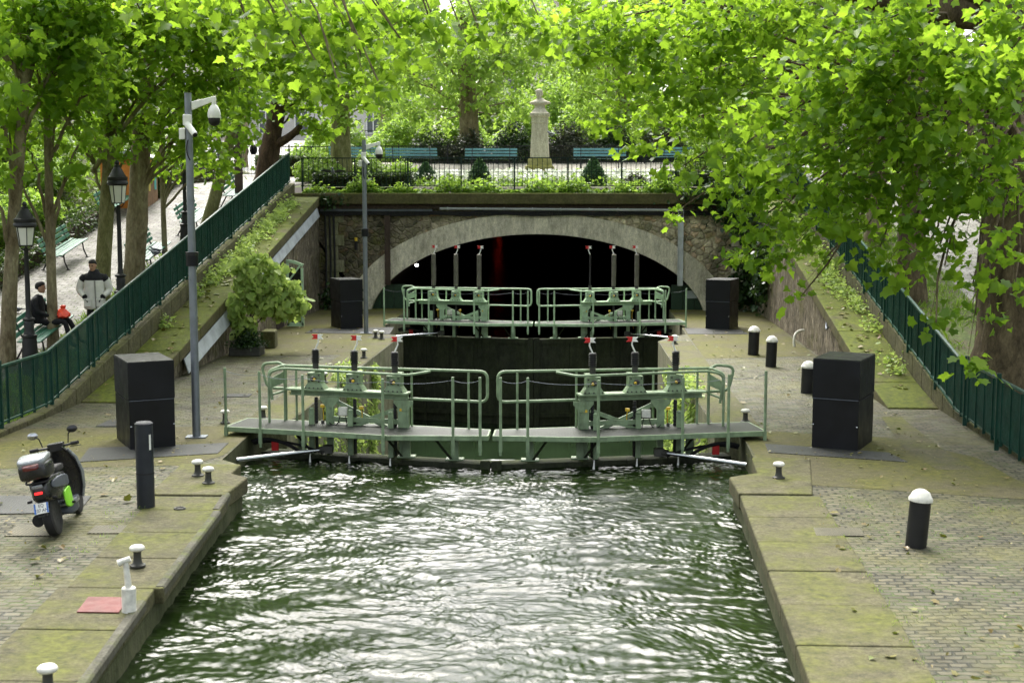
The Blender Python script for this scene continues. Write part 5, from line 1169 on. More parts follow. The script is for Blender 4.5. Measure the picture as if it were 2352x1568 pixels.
o = MB((-9.26, 43.6, ramp(43.6))).lathe([(.19, -.2), (.19, .0), (.15, .25), (.15, .30), (.135, .32), (.13, 1.05), (.15, 1.07), (.15, 1.10), (.13, 1.12), (.13, 1.42), (.15, 1.44), (.15, 1.47), (.11, 1.5), (.09, 3.5), (.07, 5.2), (.0, 5.22)], (-9.26, 43.6, ramp(43.6)), 20).build('column', M['bronze'], smooth=.6)
o.location = (-9.26, 43.6, ramp(43.6)); tag(o, 'brown banded metal column by the top bench', 'column')

# ------------------------------------------------------------------ kiosk
ky0, ky1 = 43.4, 44.7; kz = ramp(43.4)
r = thing('kiosk', 'small wooden kiosk with orange side and coloured bunting under grey roof', 'kiosk', (-12.9, 44, kz))
o = (-12.9, 44, kz)
MB(o).prism([(-13.6, ky0), (-12.2, ky0), (-12.2, ky1), (-13.6, ky1)], kz - .3, kz + 1.55).build('wall', plain('kiosk_orange', (.62, .20, .04), .6), r, smooth=0)
mb = MB(o)
for i in range(6): mb.box((-12.185, ky0 + .12 + i * .21, kz + .70), (.03, .19, 1.35))
mb.build('door', plain('kiosk_wood', (.26, .15, .09), .7, 0, .25, 5), r, smooth=0, bevel=.004)
mb = MB(o); mb.box((-12.165, ky0 + .4, kz + .9), (.01, .18, .7)); mb.build('poster', plain('poster_yellow', (.6, .48, .12), .6), r, smooth=0)
mb = MB(o); mb.box((-12.165, ky0 + 1.0, kz + .95), (.01, .2, .7)); mb.build('poster', plain('poster_teal', (.10, .42, .42), .6), r, smooth=0)
for i, cc in enumerate(((.75, .38, .03), (.75, .45, .03), (.05, .40, .06), (.05, .42, .07))):
    y = ky0 + .03 + i * .32
    MB(o).add([(-12.10, y, kz + 1.52), (-12.10, y + .30, kz + 1.52), (-12.08, y + .28, kz + 1.22), (-12.08, y + .15, kz + 1.16), (-12.08, y + .02, kz + 1.22)], [(0, 1, 2, 3, 4)]).build('bunting', plain('bunting_%d' % i, cc, .6), r, smooth=0)
MB(o).loft([[Vector((-13.7, y, kz + 1.55)), Vector((-12.0, y, kz + 1.55)), Vector((-12.0, y, kz + 1.60)), Vector((-12.85, y, kz + 1.85))] for y in (ky0 - .1, ky1 + .1)]).build('roof', M['zinc'], r, smooth=0)

# ------------------------------------------------------------------ bust monument in the garden
bx, by, bz = -.10, 54.2, 4.40
r = thing('bust_monument', 'pale stone bust on a tall tapering pedestal with mossy base', 'monument', (bx, by, bz))
def sq(w_, z): return [Vector((x * w_, y * w_, z)) for x, y in ((-1, -1), (1, -1), (1, 1), (-1, 1))]
MB().loft([sq(.64, -.2), sq(.64, .18), sq(.60, .20)]).build('step', M['mosslime'], r, smooth=0, bevel=.02)
MB().loft([sq(.56, .19), sq(.56, .50), sq(.47, .56), sq(.45, .75), sq(.40, .84)]).build('plinth', M['mosslime'], r, smooth=0, bevel=.015)
MB().loft([sq(.36, .83), sq(.36, .90), sq(.30, 2.15)]).build('shaft', M['limestone'], r, smooth=0, bevel=.012)
MB().loft([sq(.31, 2.14), sq(.33, 2.17), sq(.31, 2.22), sq(.32, 2.38), sq(.37, 2.42), sq(.38, 2.52), sq(.33, 2.55), sq(.28, 2.60), sq(.20, 2.72)]).build('cornice', M['limestone'], r, smooth=0, bevel=.01)
MB().loft([ell(2.68, .27, .22), ell(2.74, .20, .17), ell(2.83, .18, .15), ell(2.86, .26, .18), ell(2.90, .40, .22), ell(2.94, .44, .23), ell(2.99, .34, .20), ell(3.05, .16, .14), ell(3.14, .10, .10)]).build('bust', M['limestone'], r, smooth=1.2, sub=1); bust = [q for q in r.children if q.name.startswith('bust')][0]
hc = Vector((-.03, -.03, 3.26)); hd, m3 = head(r, hc, (-.2, -1, 0)); hair(hd, hc, m3, 1.15, -.06)
for q in [hd] + list(hd.children):
    q.data.materials[0] = M['limestone']
    for vv in q.data.vertices: vv.co = hc + (vv.co - hc) * 1.5
fuse('bust', [bust, hd] + list(hd.children), r)
# pigeons
def pigeon(label, loc, rz, fly=False):
    r = thing('pigeon', label, 'pigeon', loc, rz, 'pigeons')
    g1 = plain('pigeon_grey', (.16, .17, .20), .7) if 'pg' not in M else M['pg']; M['pg'] = g1
    if 'pd' not in M: M['pd'] = plain('pigeon_dark', (.05, .05, .065), .7)
    h = .0 if fly else .085
    rr = [(-.17, .0, .02, .008), (-.12, .005, .028, .014), (-.07, .0, .045, .045), (.0, .0, .06, .062), (.06, .015, .05, .055), (.10, .05, .032, .036), (.125, .085, .028, .03), (.15, .09, .022, .022), (.175, .085, .008, .008)]
    MB().loft([[Vector((y_w * math.cos(a), x_, h + z + z_h * math.sin(a))) for a in [2 * PI * i / 10 for i in range(10)]] for x_, z, y_w, z_h in rr]).build('body', g1, r, smooth=1.5)
    for s in (-1, 1):
        if fly: mb = MB().add([(s * .04, .06, .03), (s * .18, .10, .06), (s * .36, .04, .05), (s * .34, -.03, .045), (s * .18, -.06, .04), (s * .04, -.07, .02)], [(0, 1, 2, 3, 4, 5)])
        else: mb = MB().add([(s * .055, .06, h + .03), (s * .064, .0, h + .04), (s * .03, -.15, h + .02), (s * .058, -.05, h - .03), (s * .06, .03, h - .025)], [(0, 1, 2, 3, 4)])
        wg = mb.build('wing', M['pd'], r, smooth=0); wg.modifiers.new('t', 'SOLIDIFY').thickness = .008
        if not fly: MB().tube([(s * .02, .0, h - .04), (s * .02, .01, 0), (s * .02, .04, .004)], .005, 5).build('leg', M['red'], r)
    MB().add([(-.02, -.15, h + .01), (.02, -.15, h + .01), (.04, -.25, h + .0), (-.04, -.25, h + .0)], [(0, 1, 2, 3)]).build('tail', M['pd'], r, smooth=0).modifiers.new('t', 'SOLIDIFY').thickness = .006
    return r
p = at(765, 396, 40); pigeon('pigeon in flight with spread wings before the garden railing', p, PI, True).rotation_euler = (.25, 0, PI)
q = G(37, 703, 0); pigeon('pigeon standing on the pale walkway at the far left edge', (-11.6, 31.6, ramp(31.6) + .012), 2.0)
pigeon('nearer pigeon perched on the bench edge behind the fence', (-9.42, 35.25, ramp(35.25) + .46), 2.2); pigeon('second pigeon on that bench, its tail up', (-9.48, 35.5, ramp(35.5) + .47), 1.6)
p = at(1267, 308, 52); pigeon('small flying pigeon beside the stone pedestal', p, 1.2, True)

# ------------------------------------------------------------------ street behind: fences, parked bicycles, buildings
def park_fence(label, a, b, h, step=.16, mid=False):
    a, b = Vector(a), Vector(b); r = thing('park_fence', label, 'fence', a, 0, 'black park fences behind the garden'); mb = MB(a)
    for z in (.08, h): mb.bar(a + Vector((0, 0, z)), b + Vector((0, 0, z)), .035, .035)
    if mid:
        k = .3
        while k < h: mb.bar(a + Vector((0, 0, k)), b + Vector((0, 0, k)), .012, .012); k += .3
    mb.build('rail', M['iron'], r, smooth=0); mb = MB(a); L = (b - a).length; n = int(L / step)
    for i in range(n + 1): p = a + (b - a) * i / n; mb.box(p + Vector((0, 0, h / 2)), (.018, .018, h))
    mb.build('bars', M['iron'], r, smooth=0); k = max(1, round(L / 2.2))
    for i in range(k + 1): p = a + (b - a) * i / k; MB(p).box(p + Vector((0, 0, h / 2 + .04)), (.06, .06, h + .1)).build('post', M['iron'], r, smooth=0).location = p - a
    return r
park_fence('black railing with gate posts at top of the left walkway', (-15.5, 60.5, 4.62), (-9.2, 61.5, 4.62), 1.25)
park_fence('tall black grid fence behind the garden shrubs at left', (-9.5, 70, 5.0), (-2.5, 70, 5.0), 1.9, .2, True)
park_fence('low wire fence behind the garden benches', (-8.4, 59.9, 5.1), (8.4, 59.9, 5.1), .75, .1, True)
park_fence('black grid fence behind the shrubs right of the bust', (0.5, 72, 5.2), (9.5, 72, 5.2), 2.2, .2, True)
def bicycle(label, loc, rz):
    r = thing('bicycle', label, 'bicycle', loc, rz, 'bicycles parked on the street beyond the trees')
    ax = Matrix.Rotation(PI / 2, 3, 'Y')
    for y in (0, 1.05):
        w_ = MB().lathe([(.30, -.02), (.335, -.02), (.335, .02), (.30, .02), (.30, -.02)], (0, y, .335), 24, ax).build('wheel', M['rubber'], r, smooth=.5)
        mb = MB()
        for i in range(8): a = i * PI / 8; mb.bar((0, y + .3 * math.cos(a), .335 + .3 * math.sin(a)), (0, y - .3 * math.cos(a), .335 - .3 * math.sin(a)), .006, .006)
        mb.build('spokes', M['steel'], w_, smooth=0)
    mb = MB(); B_ = [(0, 0, .335), (0, .42, .30), (0, .32, .80), (0, .85, .85), (0, 1.05, .335), (0, .80, 1.0)]
    for a, b in ((0, 1), (1, 2), (1, 3), (2, 3), (0, 2), (3, 4), (3, 5)): mb.tube([B_[a], B_[b]], .022, 6)
    mb.build('frame', M['steel'], r); MB().box((0, .32, .86), (.14, .26, .06)).build('saddle', M['iron'], r, smooth=0, bevel=.02); MB().tube([(-.28, .72, 1.02), (0, .80, 1.0), (.28, .72, 1.02)], .015, 6).build('handlebar', M['iron'], r)
    MB().loft(sections([(-.3, 0, .55, .05, .12), (-.05, 0, .70, .05, .1), (.25, 0, .66, .05, .08)], .5)).build('mudguard', M['lime'], r, smooth=.8)
    return r
BY = 92.0; stz = lambda y: 4.62 + (y - 62) * .037 if y < 75 else 5.1 + (y - 75) * 2.5 / 33
bk = bicycle('nearest parked bicycle with lime mudguard between the trunks', (-20.6, 80, stz(80)), .7); nb = 0
for i, (x, y) in enumerate(((-19.6, 81.5), (-20.2, 84), (-19.2, 86), (-18.4, 88), (-17.4, 86.5))):
    dup(bk, (x, y, stz(y)), .7 + .1 * i, ['second bicycle in the parked row, left of the dark trunk', 'third parked bicycle behind the brown column', 'fourth bicycle in the row beyond the park railing', 'fifth parked bicycle close to the dark trunk', 'bicycle parked just right of the dark trunk'][i])
def building(label, x0, x1, y, z0, h, c, cols, rows):
    r = thing('building', label, 'building', ((x0 + x1) / 2, y, z0), 0, 'pale buildings beyond the trees'); o = ((x0 + x1) / 2, y, z0)
    MB(o).prism([(x0, y), (x1, y), (x1, y + 12), (x0, y + 12)], z0 - 1, z0 + h).build('wall', slab('facade', c, tuple(k * .85 for k in c), 0, dark=.8, bump=.1), r, smooth=0)
    MB(o).loft([[Vector((x0 - .3, yy, z0 + h)), Vector((x1 + .3, yy, z0 + h)), Vector((x1 - 1, yy2, z0 + h + 3)), Vector((x0 + 1, yy2, z0 + h + 3))] for yy, yy2 in ((y - .3, y + 1.5), (y + 12, y + 11))]).build('roof', M['zinc'], r, smooth=0)
    for j in range(rows):
        for i in range(cols):
            x = x0 + (x1 - x0) * (i + .5) / cols; z = z0 + 1.0 + j * 3.1; c_ = Vector((x, y - .02, z + .95))
            wv = MB(c_).box(c_, (1.1, .06, 1.95)).build('window', plain_glass, r, smooth=0); wv.location = c_ - Vector(o)
            mb = MB(c_)
            for dx in (-.58, 0, .58): mb.box(c_ + Vector((dx, -.05, 0)), (.08, .06, 2.0))
            mb.box(c_ + Vector((0, -.05, 1.0)), (1.3, .08, .1)); mb.box(c_ + Vector((0, -.08, -1.0)), (1.4, .2, .1)); mb.build('window_frame', M['white'], wv, smooth=0)
    return r
plain_glass = plain('window_glass', (.10, .11, .12), .12, 0, .2, 2, spec=.6)
building('cream apartment block seen through leaves at far left', -48, -30, 118, 7.6, 19, (.62, .57, .47), 5, 5)
building('pale grey building behind the left walkway trees', -28, -12, 124, 7.8, 20, (.60, .58, .54), 5, 5)
building('white building glimpsed behind the bust', -10, 8, 130, 7.8, 19, (.66, .62, .55), 5, 5)
building('beige building behind the right hand trees', 12, 32, 122, 7.8, 20, (.58, .52, .42), 5, 5)

# ------------------------------------------------------------------ low planting
def stuff(name, label, P, size, mat, shape=L_OVAL, **kw):
    o = leaf_mesh(name, P, size, M[mat], shape, **kw); return tag(o, label, None, None, 'stuff')
# fern-like weeds growing along the left coping, tufts on the right coping
def coping_top(y): return max(.03, .64 + .191 * (y - 30))
def tufts(cs, n, r, h):
    out = []
    for c in cs:
        k = RNG.normal(0, 1, (n, 3)) * np.array([r, r, 0]) + np.asarray(c); k[:, 2] += np.abs(RNG.normal(0, h, n)); out.append(k)
    return np.concatenate(out)
cs = [(-8.0 + random.uniform(-.12, .18), y, coping_top(y)) for y in [31.6, 34.2] + [35.3 + i * .28 for i in range(36)]]
stuff('fern_weeds', 'bright feathery weeds along the left mossy coping', tufts(cs, 100, .12, .15), .085, 'leaf_lime', L_OVAL, droop=.1, upw=.5)
cs = [(8.0 + random.uniform(-.2, .15), y, coping_top(y)) for y in [28.6, 29.3, 31.5, 32.0] + [33 + i * .35 for i in range(34)]]
stuff('fern_weeds', 'light weeds along the right mossy coping', tufts(cs, 70, .14, .14), .085, 'leaf_lime', L_OVAL, droop=.1, upw=.5)
# grass of the verges behind both fences
def grass(name, label, x0, x1, y0, y1, n, h=.14, hole=None):
    X_ = RNG.uniform(x0, x1, n); Y_ = RNG.uniform(y0, y1, n); k = np.sin(X_ * 2.3 + 1) * np.sin(Y_ * 1.1) + .3 * np.sin(Y_ * 4.1) + RNG.normal(0, .3, n) > -.15
    X_, Y_ = X_[k], Y_[k]; Z_ = np.array([ramp(y) for y in Y_]) + .01
    return stuff(name, label, np.stack([X_, Y_, Z_], 1), h, 'leaf_lush', L_BLADE, erect=True, tint=.35)
grass('grass', 'grass of the left verge behind the fence', -9.9, -8.5, 21, 34, 9000); grass('grass', 'grass of the right verge behind the fence', 8.5, 10.6, 22, 47, 12000)
grass('grass', 'grass patch round the thin trunk', -9.9, -9.0, 35.6, 37.2, 900)
def bankz(x, y): return ramp(y) + float(np.interp(abs(x), [13.1, 14.5, 17, 22], [.06, .5, 1.3, 2.1]))
for sx_, lab_ in ((-1, 'mixed low green growth covering the left bank'), (1, 'mixed low green growth covering the right bank')):
    n = 11000; X_ = sx_ * (13.2 + 6.5 * RNG.uniform(0, 1, n) ** 1.3); Y_ = RNG.uniform(26, 58, n)
    Z_ = np.array([bankz(x, y) for x, y in zip(X_, Y_)]) + np.abs(RNG.normal(0, .16, n))
    stuff('ground_cover', lab_, np.stack([X_, Y_, Z_], 1), .17, 'leaf_lush', L_OVAL, droop=.3, tint=.4 + .3 * np.sin(X_ * 2) * np.sin(Y_ * 1.3))
# plants hanging on the chamber walls and growing from joints
def wall_plants(name, label, x, y0, y1, n, z0=-2.6, z1=-.1, sgn=1):
    Y_ = RNG.uniform(y0, y1, n); Z_ = RNG.uniform(z0, z1, n); k = np.sin(Y_ * 2.1) + np.sin(Y_ * 5.3 + Z_ * 2) + .5 * np.sin(Z_ * 3) + RNG.normal(0, .4, n) > .45
    Y_, Z_ = Y_[k], Z_[k]; X_ = x(Y_) + sgn * np.abs(RNG.normal(0, .07, len(Y_)))
    return stuff(name, label, np.stack([X_, Y_, Z_], 1), .10, 'leaf_lime', L_OVAL, droop=1.0, upw=.5, tint=.45)
wall_plants('wall_plants', 'bright plants hanging on the left chamber wall', lambda y: -3.72 + (y - 24.1) * .0123, 24.6, 34, 9000)
wall_plants('wall_plants', 'bright plants hanging on the right chamber wall', lambda y: 3.80 - (y - 24.1) * .0163, 24.6, 34, 8000, sgn=-1)
cs = [(-3.68, 29.5 + i * .22, -.05) for i in range(7)] + [(3.70, 27.6 + i * .3, -.05) for i in range(9)]
stuff('wall_plants', 'tufts of weeds at both chamber edges', tufts(cs, 80, .12, .16), .09, 'leaf_lime', L_OVAL, droop=.2, tint=.6)
# fallen leaves on the quays
n = 380; X_ = np.concatenate([RNG.uniform(-7.6, -4.3, n // 2), RNG.uniform(4.0, 7.6, n - n // 2)]); Y_ = 10 + 32 * RNG.uniform(0, 1, n) ** 1.3
stuff('fallen_leaves', 'fallen plane leaves scattered on the quays', np.stack([X_, Y_, np.full(n, .03)], 1), .075, 'leaf_dry', L_PLANE, droop=.0, upw=4, spread=.35)
n = 260; Y_ = RNG.uniform(27, 46, n); sgn = np.where(RNG.uniform(0, 1, n) < .5, -1, 1)
stuff('fallen_leaves', 'fallen leaves lying on the mossy copings', np.stack([sgn * RNG.uniform(7.3, 8.2, n), Y_, np.array([coping_top(y) for y in Y_]) + .015], 1), .10, 'leaf_dry', L_PLANE, droop=0, upw=4, spread=.3)
n = 1300; X_ = RNG.uniform(-7.3, 7.3, n); X_ = np.where(np.abs(X_) < 4.4, np.sign(X_) * (4.4 + RNG.uniform(0, 2.8, n)), X_); Y_ = RNG.uniform(9, 26, n)
stuff('litter', 'tiny twigs and seed litter on the setts', np.stack([X_, Y_, np.full(n, .022)], 1), .03, 'leaf_dry', L_OVAL, droop=0, upw=4, spread=.4)
# weeds on the setts joints
cs = [(random.choice((-1, 1)) * random.uniform(4.5, 7.2), random.uniform(10, 19), .01) for i in range(45)] + [(-3.35 - .9, 14 + i * .35, .01) for i in range(11)] + [(4.45 + i * .015, 11.5 + i * .55, .01) for i in range(13)]
stuff('joint_weeds', 'small tufts in the joints of the setts', tufts(cs, 14, .035, .014), .035, 'leaf_lush', L_BLADE, erect=True)
# ground cover at the lip of the garden and white flower bed
n = 9000; X_ = RNG.uniform(-7.9, 8.2, n); h = .12 + .10 * np.sin(X_ * 1.9) + .10 * np.sin(X_ * 4.3 + 2); Y_ = RNG.uniform(46.95, 47.5, n)
stuff('ground_cover', 'low leafy plants spilling along lip of the garden above the arch', np.stack([X_, Y_, 3.95 + np.abs(RNG.normal(0, 1, n)) * np.clip(h, .05, 1)], 1), .13, 'leaf_far', L_OVAL, droop=.4, tint=.3)
n = 5200; X_ = RNG.uniform(-4.6, 5.2, n); Y_ = RNG.uniform(49.6, 53.0, n); k = RNG.uniform(0, 1, n) < .62 + .4 * np.sin(X_ * 1.7 + 1) * np.sin(Y_ * 2)
X_, Y_ = X_[k], Y_[k]; n = len(X_)
stuff('white_flowers', 'bed of silvery white flowers below the bust', np.stack([X_, Y_, 4.2 + (Y_ - 49) * .05 + RNG.uniform(.1, .42, n)], 1), .11, 'flower', L_ROUND, droop=.2, upw=.9)
n = 6000; X_ = RNG.uniform(-7.5, 8, n); Y_ = RNG.uniform(48.2, 53.2, n)
stuff('ground_cover', 'low green leaves between the white flowers', np.stack([X_, Y_, 4.15 + (Y_ - 48) * .05 + np.abs(RNG.normal(0, .14, n))], 1), .13, 'leaf_lush', L_OVAL, droop=.3, tint=.35)
def hedge(name, label, x0, x1, y0, y1, z0, h, mat, leaf, n, group=None, zf=None):
    c = ((x0 + x1) / 2, (y0 + y1) / 2, z0); r = thing(name, label, 'hedge', c, 0, group)
    P = []
    for i in range(n):
        f = random.random(); x, y, z = random.uniform(x0, x1), random.uniform(y0, y1), random.uniform(0, h)
        if f < .4: z = h + random.uniform(-.05, .03)
        elif f < .75: y = y0 + random.uniform(-.03, .08)
        else: x = random.choice((x0, x1)) + random.uniform(-.05, .05)
        P.append((x, y, (zf(y) if zf else z0) + z))
    leaf_mesh('foliage', P, leaf, M[mat], L_OVAL, droop=.2, upw=.5, spread=.8, parent=r, off=c)
    mb = MB(c); k = 8; w_ = .1
    vs = []
    for i in range(k + 1):
        y = y0 + w_ + (y1 - y0 - 2 * w_) * i / k; z = zf(y) if zf else z0
        vs += [(x0 + w_, y, z - .1), (x1 - w_, y, z - .1), (x1 - w_, y, z + h - .1), (x0 + w_, y, z + h - .1)]
    mb.add(vs, [(4 * i + a, 4 * i + (a + 1) % 4, 4 * i + 4 + (a + 1) % 4, 4 * i + 4 + a) for i in range(k) for a in range(4)] + [(0, 1, 2, 3), (4 * k, 4 * k + 1, 4 * k + 2, 4 * k + 3)])
    mb.build('branches', M['twig'], r, smooth=0); return r
hedge('hedge', 'dark clipped hedge behind the railing at left of the garden', -7.7, -4.4, 48.0, 49.0, 4.12, .48, 'leaf_hedge', .07, 5200)
hedge('hedge', 'dark clipped hedge behind railing at right of the garden', 4.4, 8.2, 48.2, 49.2, 4.12, .55, 'leaf_hedge', .07, 5600)
hedge('hedge', 'clipped hedge curving beside the kiosk along the walkway top', -12.9, -12.2, 45.0, 53, ramp(46), .75, 'leaf_hedge', .08, 5200, zf=lambda y: ramp(y))
hedge('hedge', 'dark clipped hedge before the black park railing', -12.2, -9.6, 58.6, 59.4, 4.6, .8, 'leaf_hedge', .08, 3600)
hedge('hedge', 'low rough hedge along the planted bank at left', -13.6, -12.75, 27, 41.3, 0, .5, 'leaf_hedge', .09, 7500, zf=lambda y: ramp(y))
def cone_box(label, c, r, h):
    q = thing('boxwood', label, 'shrub', c, 0, 'clipped boxwoods in the garden'); P = []
    for i in range(4200):
        t = random.random() ** .7; a = random.uniform(0, 2 * PI); rr = r * math.sin(min(1, (1 - t) * 1.15) * PI / 2) * random.uniform(.82, 1.02) + .02; P.append((c[0] + rr * math.cos(a), c[1] + rr * math.sin(a), c[2] + t * h))
    leaf_mesh('foliage', P, .055, M['leaf_box'], L_OVAL, droop=.0, upw=.4, spread=.9, parent=q, off=c)
    MB().lathe([(r * .7, 0), (r * .72, h * .3), (r * .5, h * .65), (r * .1, h * .9), (.0, h * .92)], n=12).build('branches', M['twig'], q)
cone_box('left clipped boxwood cone behind the railing', (-2.08, 49.3, 4.14), .40, 1.0); cone_box('right clipped boxwood cone behind the railing', (1.92, 49.3, 4.14), .44, 1.02); cone_box('loose boxwood bush left of the cones, behind the mast', (-4.1, 50.3, 4.16), .42, .85)
shrub('shrub', 'small dark bush behind the railing right of the boxwood cones', (3.4, 49.2, 4.15), (.5, .4, .5), .08, 'leaf_yew', 2.5)
# ivy over the right end of the portal and down the corner
def ivy(label, pts, leaf=.13):
    P = []
    for (c, r_, n) in pts:
        for i in range(n): P.append((c[0] + random.gauss(0, r_[0]), c[1] - abs(random.gauss(0, r_[1])), c[2] + random.gauss(0, r_[2])))
    o = leaf_mesh('ivy', P, leaf, M['leaf_ivy'], L_ROUND, droop=1.2, upw=.5, spread=.5); return tag(o, label, 'ivy')
ivy('dark ivy hanging over coping and corner at right of the arch', [((6.9, 46.7, 3.9), (.9, .15, .22), 1300), ((6.9, 46.6, 3.2), (.5, .12, .3), 500), ((7.3, 46.2, 2.2), (.25, .3, .5), 700), ((7.2, 45.0, 1.6), (.10, .7, .5), 900), ((7.1, 46.6, 1.3), (.3, .15, .4), 400), ((6.7, 46.8, .5), (.35, .12, .25), 250)])
ivy('small ivy patch in the left corner behind the far left cabinet', [((-6.6, 46.8, .35), (.35, .12, .22), 380), ((-7.0, 46.7, 3.7), (.3, .1, .12), 160)], .10)
# climbing shrub in its planter by the left wall
r = thing('planter', 'dark weathered trough with climbing vine and bushy foot by left wall', 'planter', (-6.78, 34.05, 0))
MB().prism([(-.42, -.28), (.36, -.28), (.36, .3), (-.42, .3)], 0, .22).build('trough', M['greyiron'], r, smooth=0, bevel=.02)
c0 = Vector((-6.78, 34.05, .2)); mb = MB()
for i in range(7):
    q = Vector((random.uniform(-.2, .7), random.uniform(-.2, .9), random.uniform(1.0, 1.9))); mb.tube(bez((random.uniform(-.2, .2), 0, .1), (random.uniform(-.3, .1), .1, .8), q, 8), [.022, .02, .018, .016, .012, .01, .008, .005], 5)
mb.build('stem', M['twig'], r)
P = np.concatenate([dome(n_, c_, r_, False, .3)[0] for n_, c_, r_ in ((330, (-6.75, 34.2, 1.75), (.42, .4, .42)), (330, (-6.3, 34.5, 1.75), (.5, .45, .4)), (300, (-5.95, 34.8, 1.55), (.42, .4, .34)), (330, (-6.35, 34.4, 1.25), (.55, .45, .36)), (220, (-5.95, 34.8, 1.08), (.40, .35, .25)), (180, (-7.0, 34.0, 1.2), (.2, .3, .5)), (120, (-6.9, 34.1, .75), (.25, .3, .4)), (60, (-5.65, 34.9, 1.25), (.35, .3, .14)), (60, (-6.2, 34.5, 2.15), (.5, .3, .16)), (150, (-6.85, 34.2, 2.2), (.34, .35, .28)), (70, (-6.5, 34.4, 2.4), (.3, .3, .2)))])
leaf_mesh('vine_foliage', P, .155, M['leaf_lime'], L_ROUND, droop=.9, upw=.6, spread=.5, parent=r, off=(-6.78, 34.05, 0), tint=.7)
P, d = dome(1700, (-6.78, 34.0, .2), (.48, .42, .50), True, .3)
leaf_mesh('bush_foliage', P, .06, M['leaf_dark'], L_OVAL, droop=.2, upw=.5, parent=r, off=(-6.78, 34.05, 0), tint=.5)
# shrubs of the left bank
SH = [((-14.2, 28.5), (1.3, 1.2, 1.7), 'leaf_dark', .15, 'dark leafy shrub behind the nearest lamp post'), ((-15.2, 31.5), (1.5, 1.4, 1.9), 'leaf_far', .15, 'tall mottled green shrub above the bank hedge'), ((-14.0, 33.8), (1.0, 1.1, 1.0), 'leaf_dark', .12, 'dark bush at the edge of the pale walkway'),
      ((-14.6, 36.5), (1.2, 1.2, 1.0), 'leaf_lush', .12, 'bright low shrub behind the empty hedge bench'), ((-14.3, 39.2), (1.1, 1.3, .9), 'leaf_far', .12, 'yellowish low shrub up the bank before the kiosk'), ((-16.5, 38.5), (1.6, 1.6, 1.8), 'leaf_lush', .15, 'large fresh green shrub high on the left bank'),
      ((-15.2, 42.2), (1.4, 1.3, 1.2), 'leaf_far', .13, 'light shrub beside the kiosk'), ((-17.5, 45), (1.8, 1.8, 2.2), 'leaf_lush', .16, 'tall green shrub behind the kiosk'), ((-14.5, 49), (1.4, 1.5, 1.2), 'leaf_lush', .13, 'bright shrub behind the curved hedge'), ((-17.2, 34), (1.8, 1.8, 2.6), 'leaf_dark', .16, 'dark tall shrub at the left edge of the bank')]
for (x, y), rr, mt, lf_, lab in SH: shrub('shrub', lab, (x, y, ramp(y) + .3 + max(0, (-x - 13.5)) * .35), rr, lf_, mt, 2.2, group='shrubs on the left bank')
# garden shrubs between railing and street
GS = [((-8.2, 51.5), (1.0, .9, 1.1), 'leaf_lush', .11, 'bright bush at the left end of the garden by the trunk'), ((-6.6, 53), (.9, .8, 1.0), 'leaf_lush', .10, 'feathery light bush left of the mast'), ((-5.2, 52.4), (.8, .7, .8), 'leaf_far', .10, 'yellow green bush behind the mast'),
      ((-6.5, 63), (1.5, 1.1, 2.2), 'leaf_far', .13, 'airy pale shrub behind the left benches'), ((-3.9, 63.5), (1.5, 1.1, 2.6), 'leaf_far', .13, 'pale green tall shrub beside the garden trunk'), ((-5.0, 61), (1.2, .9, 1.4), 'leaf_hedge', .11, 'dark low shrub behind the second bench'), ((-3.4, 60.5), (1.1, .8, 1.3), 'leaf_yew', .11, 'bronze dark shrub left of the garden trunk'),
      ((-1.4, 60.8), (1.4, .8, 1.55), 'leaf_dark', .11, 'dark layered shrub just left of the bust'), ((.9, 60.8), (1.3, .8, 1.6), 'leaf_yew', .11, 'dark layered shrub just right of the bust'), ((2.9, 61.2), (1.3, .8, 1.5), 'leaf_dark', .11, 'dark shrub behind the right bench'), ((5.0, 61.5), (1.4, .9, 1.4), 'leaf_yew', .11, 'bronze shrub behind the far right bench'),
      ((-1.0, 66), (1.9, 1.4, 3.0), 'leaf_far', .15, 'light tall shrub behind the bust, left side'), ((1.9, 67), (2.0, 1.4, 3.2), 'leaf_far', .15, 'light tall shrub behind the bust, right side'), ((4.8, 66), (1.9, 1.4, 2.8), 'leaf_far', .15, 'light tall shrub near the right fence'), ((7.6, 64), (1.8, 1.4, 2.8), 'leaf_lush', .15, 'green tall shrub at right end of the garden'),
      ((6.4, 56.5), (1.1, .8, 1.2), 'leaf_lush', .11, 'lime shrub behind the right railing end'), ((7.7, 52.5), (1.0, .8, 1.0), 'leaf_lush', .11, 'bright bush above the ivy at right'), ((-9.3, 64.5), (1.5, 1.2, 1.8), 'leaf_lush', .14, 'bright shrub right of the dark trunk'), ((9.8, 60), (1.5, 1.5, 2.4), 'leaf_far', .15, 'pale shrub at top of the right walkway'),
      ((11.5, 66), (2.2, 1.6, 3.4), 'leaf_lush', .17, 'large green shrub behind the right walkway'), ((15, 58), (2.2, 2, 3.2), 'leaf_lush', .17, 'large shrub on the upper right bank'), ((-11, 69), (2.0, 1.5, 2.0), 'leaf_far', .17, 'pale bush beyond the dark trunk on the street side'), ((-7.5, 72.5), (2.2, 1.5, 3.6), 'leaf_far', .18, 'tall pale bush behind the black grid fence, left end'), ((-3.6, 73), (2.2, 1.5, 4.2), 'leaf_lush', .18, 'tall green bush behind the sturdy garden trunk'),
      ((.4, 74), (2.4, 1.5, 4.4), 'leaf_far', .18, 'very tall pale bush directly behind the bust'), ((4.4, 74), (2.4, 1.5, 4.2), 'leaf_lush', .18, 'tall green bush behind right grid fence'), ((8.6, 74), (2.4, 1.5, 4.0), 'leaf_far', .18, 'tall pale bush at right end of the grid fence')]
